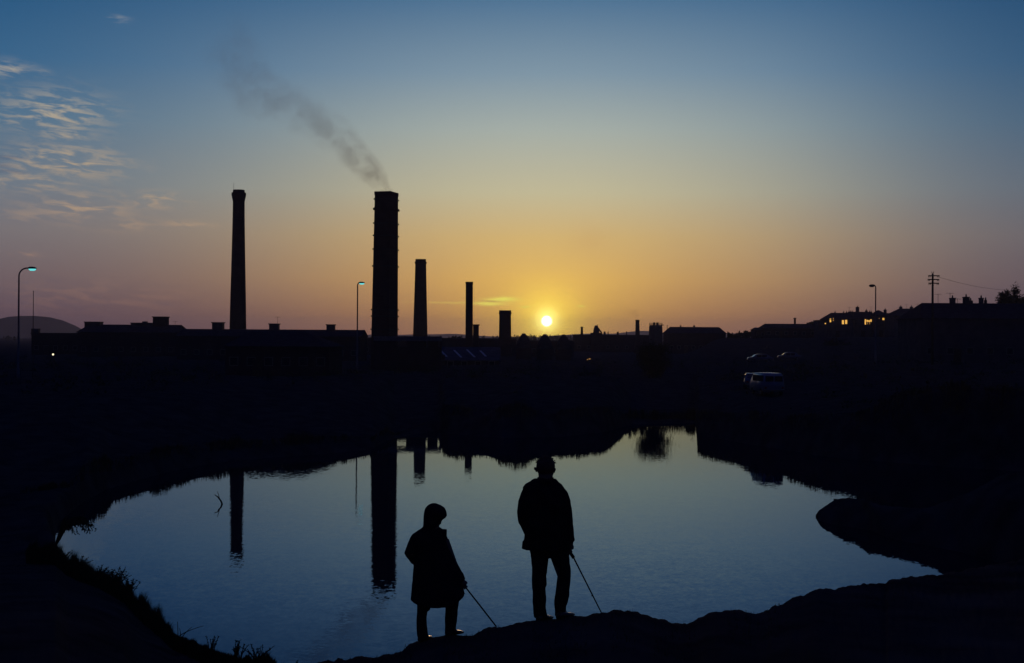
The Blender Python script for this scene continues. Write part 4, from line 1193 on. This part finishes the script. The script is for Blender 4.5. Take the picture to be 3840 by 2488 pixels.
# hair: cap over the skull, parted and lit from beyond
hb = MB(); Rm = Matrix.Rotation(-R(24), 3, 'Z')
mb2 = MB(); mb2.ball((0, 0, 0), (.1015, .108, .112), 28, 20)
for i, v in enumerate(mb2.v):
    v = Vector(v)
    if v.z < -.085: v.z = -.085 + (v.z + .085) * .5
    if v.z > .02: v.x *= 1.02
    if v.y > .03 and v.z < .05: v.y = .03 + (v.y - .03) * .25
    mb2.v[i] = v
hb.add([hc + Vector((0, -.006, .017)) + Rm @ v for v in mb2.v], mb2.f)
rr = random.Random(3)
for i in range(260):
    a = rr.uniform(0, 6.28); e = rr.uniform(.35, 1.5)
    d = Vector((math.cos(a) * math.cos(e) * .100, math.sin(a) * math.cos(e) * .106, math.sin(e) * .110)); p = hc + Vector((0, -.006, .017)) + Rm @ d
    t_ = Vector((rr.uniform(-1, 1), rr.uniform(-.5, .5), rr.uniform(-.2, .3))).normalized() * .022
    hb.tube([p, p + t_ * .6 + d.normalized() * .004, p + t_ + d.normalized() * .001], [.004, .0035, .001], 4)
ho = hb.build('hair', M_hair, man, smooth=True)

jk = MB()
def sec(mb_, rows, dcy=0.0, n=26, sq=2.3, dr=None):
    secs = []
    for (y, xl, xr, ry) in rows:
        a, b_ = q(xl, y), q(xr, y); secs.append(((a.x + b_.x) / 2, dcy, a.z, (b_.x - a.x) / 2, ry))
    mb_.loft(secs, n, sq)
sec(jk, [(754, 934, 1262, .165), (720, 942, 1258, .16), (650, 948, 1252, .155), (560, 950, 1245, .15), (470, 940, 1248, .15), (400, 938, 1240, .14), (360, 938, 1228, .125),
         (330, 934, 1220, .110), (305, 950, 1204, .095), (285, 982, 1176, .082), (268, 1010, 1160, .076)])
jk.loft([(q(930, 0).x + .03, .02, q(0, 756).z, .035, .06), (q(940, 0).x + .03, .0, q(0, 700).z, .04, .08)], 12)
chain_tube(jk, [q(968, 372), q(946, 430, .0), q(936, 500, .0), q(942, 560, .03), q(975, 640, .10)], [.068, .068, .064, .062, .055])
chain_tube(jk, [q(1200, 372), q(1225, 430, .0), q(1236, 500, .0), q(1248, 570, .0), q(1255, 640, .01), q(1262, 690, .02)], [.068, .062, .060, .056, .052, .045])
jk.tube([q(1262, 690, .02), q(1268, 704, .025)], [.050, .048], 12)
jo = jk.build('jacket', M_jacket, man)
remesh(jo, .010, 3, fold(.006, 9))
cb = MB()
cb.loft([(q(1088, 0).x, -.012, q(0, 298).z, .105, .088), (q(1088, 0).x, -.008, q(0, 272).z, .092, .084), (q(1090, 0).x, -.004, q(0, 258).z, .086, .080)], 20)
cb.build('collar', M_jacket, man, smooth=True)
tr_ = MB()
def leg(mb_, rows, dy):
    secs = []
    for i, (y, xl, xr) in enumerate(rows):
        a, b_ = q(xl, y), q(xr, y); r_ = (b_.x - a.x) / 2
        secs.append(((a.x + b_.x) / 2, dy(i / (len(rows) - 1)), a.z, r_, max(.07, r_ * 1.02)))
    mb_.loft(secs[::-1], 20, 2.1)
leg(tr_, [(740, 975, 1120), (790, 990, 1118), (870, 997, 1110), (940, 1000, 1100), (985, 1001, 1102), (1000, 1002, 1104), (1020, 1003, 1096), (1100, 1006, 1101), (1160, 1010, 1099), (1200, 1014, 1106), (1228, 1018, 1114)], lambda t_: .01)
leg(tr_, [(740, 1105, 1250), (800, 1122, 1256), (840, 1140, 1262), (880, 1168, 1268), (900, 1168, 1269), (935, 1178, 1268), (1000, 1172, 1264), (1080, 1161, 1259), (1115, 1157, 1251), (1150, 1155, 1240), (1185, 1158, 1236), (1218, 1159, 1240)], lambda t_: .03 * t_)
tr_.loft([(q(1115, 0).x, 0, q(0, 812).z, .12, .10), (q(1115, 0).x, 0, q(0, 740).z, .16, .12)], 16)
to = tr_.build('trousers', M_trous, man)
remesh(to, .009, 2, fold(.006, 11))
def shoe(mb_, heel, toe, w_=.045, h_=.085):
    d = (toe - heel); L_ = d.length; d.normalize(); s_ = Vector((-d.y, d.x, 0)).normalized()
    secs = [(0, .034, .8), (.1, .042, 1.0), (.25, .042, 1.0), (.45, .044, .82), (.65, .050, .6), (.85, .046, .48), (1.0, .026, .34)]
    o = len(mb_.v); n = 14
    for (t_, wd, hh) in secs:
        c = heel + d * L_ * t_
        for kq in range(n):
            a = 2 * math.pi * kq / n; zz = (math.sin(a) + 1) / 2 * h_ * hh
            mb_.v.append(tuple(c + s_ * math.cos(a) * wd * (w_ / .045) + Vector((0, 0, zz))))
    for i in range(len(secs) - 1):
        for kq in range(n):
            k2 = (kq + 1) % n; mb_.f.append((o + i * n + kq, o + i * n + k2, o + (i + 1) * n + k2, o + (i + 1) * n + kq))
    mb_.f.append(tuple(o + kq for kq in range(n))[::-1]); mb_.f.append(tuple(o + (len(secs) - 1) * n + kq for kq in range(n)))
s1 = MB(); shoe(s1, q(1045, 1252, -.06), q(1142, 1250, .15)); s1.build('shoe', M_shoe, man, smooth=True)
s1 = MB(); shoe(s1, q(1180, 1236, -.06), q(1290, 1222, .10)); s1.build('shoe', M_shoe, man, smooth=True)

sb = MB(); o0 = Vector(MAN)
sb.tube([st_top, st_top.lerp(Hand, .5), q(1270, 790, .06), q(1290, 819, .055)], [.013, .016, .019, .018], 8)
sb.tube([q(1288, 816, .055), q(1380, 994, .03), tip], [.0085, .0075, .0065], 8)
sb.tube([q(1419, 1075, .02), q(1412, 1072, .02)], [.012, .006], 6)
# wrist loop
lp = [q(1240, 742, .07) + Vector((0.02 * math.sin(a) - .01 + .02 * math.cos(a), 0, -.05 + .05 * math.cos(a))) for a in [i / 16 * 6.28 for i in range(17)]]
sb.tube(lp, .004, 5)
stick1 = sb.build('walking_stick', M_stick, loc=MAN, smooth=True)
tag(stick1, 'stick with a thick grip held by the taller figure in the jacket', 'stick', 'sticks held by the two people')

# --- child
DB = 14.5
q, k = figure(DB, 330, 1370)
bb0 = P(ZX + 330 / ZK, ZY + 1370 / ZK, DB)
BOY = (bb0.x, DB, bb0.z)
body = MB(); hc2 = q(330, 520, .0)
head(body, hc2, (.066, .083, .100), R(62), ears=.7)
body.tube([q(325, 560, -.01), q(320, 620, -.02)], [.05, .06], 12)
body.loft([(0, 0, q(0, 1090).z, .12, .10), (0, 0, q(0, 850).z, .13, .10), (0, 0, q(0, 690).z, .13, .09), (0, 0, q(0, 620).z, .07, .06)], 14)
Hand2 = q(534, 1012, .05)
body.tube([q(215, 680), q(165, 780, -.02), q(240, 870, .12)], [.04, .034, .026], 9)
open_hand(body, q(240, 870, .12), Vector((.5, .6, -.3)), 1, .85)
body.tube([q(400, 690), q(460, 850, .02), q(512, 960, .04), q(524, 985, .045)], [.04, .034, .026, .024], 9)
tip2 = q(757, 1286, .0); stt = q(515, 988, .05)
grip_hand(body, q(520, 978, .045), Hand2, tip2 - stt, .85, 1)
body.tube([q(255, 1090), q(245, 1240, .02), q(250, 1370, .0)], [.06, .042, .034], 9)
body.tube([q(450, 1090), q(445, 1240, .0), q(438, 1325, .0)], [.06, .042, .034], 9)
for (ax_, ay_) in ((250, 1375), (440, 1330)):
    body.tube([q(ax_, ay_, -.02), q(ax_ + 20, ay_, .10)], [.032, .025], 8)
boy = body.build('person', M_skin, loc=BOY)
remesh(boy, .005, 1)
tag(boy, 'smaller figure in a knee-length coat and round hood on the ridge, holding a long stick', 'person', 'two people on the ridge')
hd = MB()
def secb(mb_, rows, cyf, n=26, sq=2.1):
    secs = []
    for i, (y, xl, xr, ry) in enumerate(rows):
        a, b_ = q(xl, y), q(xr, y); secs.append(((a.x + b_.x) / 2, cyf, a.z, (b_.x - a.x) / 2, ry))
    mb_.loft(secs, n, sq)
secb(hd, [(612, 246, 352, .085), (585, 247, 362, .095), (555, 248, 378, .10), (535, 249, 405, .105), (520, 250, 412, .11), (495, 254, 408, .11), (470, 262, 396, .10), (452, 278, 372, .08), (443, 292, 352, .055), (437, 308, 335, .028)], 0)
hdo = hd.build('hood', M_coat, boy); remesh(hdo, .008, 3, fold(.003, 10))
ct = MB()
secb(ct, [(1118, 162, 535, .20), (1095, 164, 538, .20), (1030, 172, 524, .19), (950, 176, 505, .175), (865, 180, 478, .16), (780, 182, 440, .15), (720, 176, 412, .14), (680, 172, 410, .13), (650, 180, 408, .115), (628, 205, 404, .10), (610, 238, 372, .08), (595, 247, 355, .07)], 0)
# dip of the hem
chain_tube(ct, [q(200, 672), q(172, 730, -.01), q(152, 775, -.01), q(185, 835, .05), q(245, 880, .11)], [.050, .052, .052, .047, .042], 12)
chain_tube(ct, [q(382, 672), q(408, 760, .01), q(450, 850, .02), q(492, 925, .035), q(508, 962, .04)], [.05, .046, .044, .044, .038], 12)
ct.tube([q(497, 930, .035), q(514, 975, .042)], [.048, .044], 12)
secb(ct, [(1080, 440, 541, .10), (1030, 440, 527, .10)], .02, 14)
cto = ct.build('coat', M_coat, boy)
remesh(cto, .010, 3, fold(.005, 9))
for v in cto.data.vertices:                       # the hem hangs lower in the middle
    zz = (1370 - v.co.z / k)
    if zz > 1050:
        x_ = v.co.x / k + 330; v.co.z -= k * (max(0, 1 - ((x_ - 345) / 190) ** 2) * 34 - 14 - max(0, (x_ - 440)) * .26) * sm(1050, 1118, zz)
cl_ = MB()
cl_.loft([(q(372, 0).x, 0, q(0, 660).z, .058, .07), (q(376, 0).x, 0, q(0, 620).z, .052, .065)], 14, 2.8)
cl_.build('collar', M_coat, boy, smooth=True)
tr_ = MB()
leg(tr_, [(1080, 205, 310), (1118, 209, 308), (1150, 209, 302), (1172, 208, 298), (1188, 207, 278), (1240, 205, 275), (1300, 206, 281), (1345, 210, 286), (1368, 216, 298)], lambda t_: .0)
leg(tr_, [(1070, 405, 502), (1100, 407, 500), (1170, 403, 492), (1240, 401, 486), (1300, 400, 478), (1330, 399, 482)], lambda t_: .0)
tro = tr_.build('trousers', M_trous, boy); remesh(tro, .008, 2, fold(.004, 12))
s1 = MB(); shoe(s1, q(232, 1388, -.05), q(300, 1384, .12), .04, .07); s1.build('shoe', M_shoe, boy, smooth=True)
s1 = MB(); shoe(s1, q(415, 1346, -.05), q(522, 1344, .08), .042, .075); s1.build('shoe', M_shoe, boy, smooth=True)
sb = MB(); sb.tube([stt, Hand2, q(640, 1142, .03), tip2], [.0075, .0075, .008, .0075], 8)
sb.tube([q(640, 1142, .03), q(644, 1138, .03)], [.011, .005], 6)
stick2 = sb.build('walking_stick', M_stick, loc=BOY, smooth=True)
tag(stick2, 'long thin straight stick held by the smaller figure in the coat', 'stick', 'sticks held by the two people')

# ------------------------------------------------------------------ smoke
def smoke(name, label, D, pts, O, axis, dens, amp_stops, nsc, col=(0.62, 0.44, 0.43)):
    """pts: (disp x, y, half-width px) along the plume; O start; axis unit vector in the picture plane"""
    kx = DD / F * D
    ax = Vector((axis[0], 0, -axis[1])).normalized(); nn = Vector((-ax.z, 0, ax.x))
    o = Pd(O[0], O[1], D)
    rows = []
    for (x, y, w_) in pts:
        p = Pd(x, y, D) - o; rows.append((p.dot(ax), p.dot(nn), w_ * kx))
    L_ = rows[-1][0]; cmax = max(abs(r_[1]) for r_ in rows) + .01; wmax = max(r_[2] for r_ in rows)
    mb = MB(); x0 = -rows[0][2]
    secs = [(rows[0][0] - rows[0][2] * .6, rows[0][1], rows[0][2] * 1.05)] + [(a, b_, c * 1.12) for a, b_, c in rows] + [(L_ + wmax * .7, rows[-1][1], wmax * .8)]
    mb.tube([(a, 0, b_) for a, b_, c in secs], [c for a, b_, c in secs], 16)
    m = bpy.data.materials.new(name + '_volume'); m.use_nodes = True
    nt = m.node_tree; nt.nodes.clear(); t = NT(nt)
    tcn = t.n('ShaderNodeTexCoord'); sp = t.n('ShaderNodeSeparateXYZ'); nt.links.new(tcn.outputs['Object'], sp.inputs[0])
    xf = t.m('DIVIDE', sp.outputs[0], L_ , clamp=True)
    stc = [(max(0, min(1, a / L_)), ((b_ / cmax + 1) / 2,) * 3) for a, b_, c in rows]
    stw = [(max(0, min(1, a / L_)), (c / wmax,) * 3) for a, b_, c in rows]
    cc = t.m('MULTIPLY', t.m('SUBTRACT', t.m('MULTIPLY', t.ramp(xf, stc), 2.0), 1.0), cmax)
    ww = t.m('MULTIPLY', t.ramp(xf, stw), wmax)
    am = t.ramp(xf, [(a, (b_,) * 3) for a, b_ in amp_stops])
    n1 = t.n('ShaderNodeTexNoise'); n1.inputs['Scale'].default_value = nsc; n1.inputs['Detail'].default_value = 4; n1.inputs['Distortion'].default_value = .6
    nt.links.new(tcn.outputs['Object'], n1.inputs['Vector'])
    n2 = t.n('ShaderNodeTexNoise'); n2.inputs['Scale'].default_value = nsc * .4; n2.inputs['Detail'].default_value = 2
    nt.links.new(tcn.outputs['Object'], n2.inputs['Vector'])
    wobz = t.m('MULTIPLY', t.m('SUBTRACT', n2.outputs[0], .5), t.m('MULTIPLY', ww, 1.1))
    dz_ = t.m('DIVIDE', t.m('ADD', t.m('SUBTRACT', sp.outputs[2], cc), wobz), ww); dy_ = t.m('DIVIDE', sp.outputs[1], ww)
    r2 = t.m('ADD', t.m('MULTIPLY', dz_, dz_), t.m('MULTIPLY', dy_, dy_))
    fall = t.m('SUBTRACT', 1.0, r2, clamp=True)
    nr = t.n('ShaderNodeMapRange', interpolation_type='SMOOTHSTEP'); t.put(nr.inputs[0], n1.outputs[0]); t.put(nr.inputs[1], .36); t.put(nr.inputs[2], .66); t.put(nr.inputs[3], .06); t.put(nr.inputs[4], 1.0)
    dn = t.m('MULTIPLY', t.m('MULTIPLY', t.m('MULTIPLY', fall, nr.outputs[0]), am), dens)
    pv = t.n('ShaderNodeVolumePrincipled'); pv.inputs['Color'].default_value = (*col, 1); nt.links.new(dn, pv.inputs['Density'])
    pv.inputs['Anisotropy'].default_value = .3
    out = t.n('ShaderNodeOutputMaterial'); nt.links.new(pv.outputs[0], out.inputs['Volume'])
    ob = mb.build(name, m, loc=o)
    ob.matrix_world = Matrix.Translation(o) @ Matrix(((ax.x, 0, nn.x, 0), (0, 1, 0, 0), (ax.z, 0, nn.z, 0), (0, 0, 0, 1)))
    return ob
so = smoke('smoke', 'brownish smoke drifting up and left from the square chimney', D2, [(896, 446, 16), (886, 424, 26), (866, 400, 34), (840, 378, 40), (812, 352, 46), (785, 325, 52), (755, 300, 58), (728, 278, 62), (690, 256, 66),
      (645, 240, 72), (600, 216, 78), (565, 170, 84), (540, 125, 84), (500, 75, 84)], (902, 446), (-.76, -.65), 0.22,
      [(0, 1.7), (.05, 1.45), (.13, .95), (.3, .46), (.5, .30), (.75, .21), (.92, .12), (1.0, .0)], .42)
tag(so, None, kind='stuff')
so2 = smoke('smoke', 'small smudge of smoke over the small distant chimney', 430, [(1481, 743, 3), (1482, 736, 8), (1480, 731, 12), (1470, 727, 14), (1450, 724, 12)], (1481, 743), (-.7, -.4), 0.13,
            [(0, 1.0), (.3, .9), (.7, .4), (1.0, .0)], .35)
tag(so2, None, kind='stuff')

# ------------------------------------------------------------------ haze
hm = bpy.data.materials.new('haze_air'); hm.use_nodes = True
nt = hm.node_tree; nt.nodes.clear()
pv = nt.nodes.new('ShaderNodeVolumePrincipled'); pv.inputs['Color'].default_value = (0.60, 0.66, 0.92, 1)
pv.inputs['Density'].default_value = 0.00015; pv.inputs['Anisotropy'].default_value = 0.5
ou = nt.nodes.new('ShaderNodeOutputMaterial'); nt.links.new(pv.outputs[0], ou.inputs['Volume'])
hb_ = MB(); hb_.box(-4900, 4900, -4900, 4900, -6, 66)
hz_o = hb_.build('haze', hm); tag(hz_o, 'thin evening haze', kind='stuff')
try: hm.cycles.homogeneous_volume = True
except Exception: pass
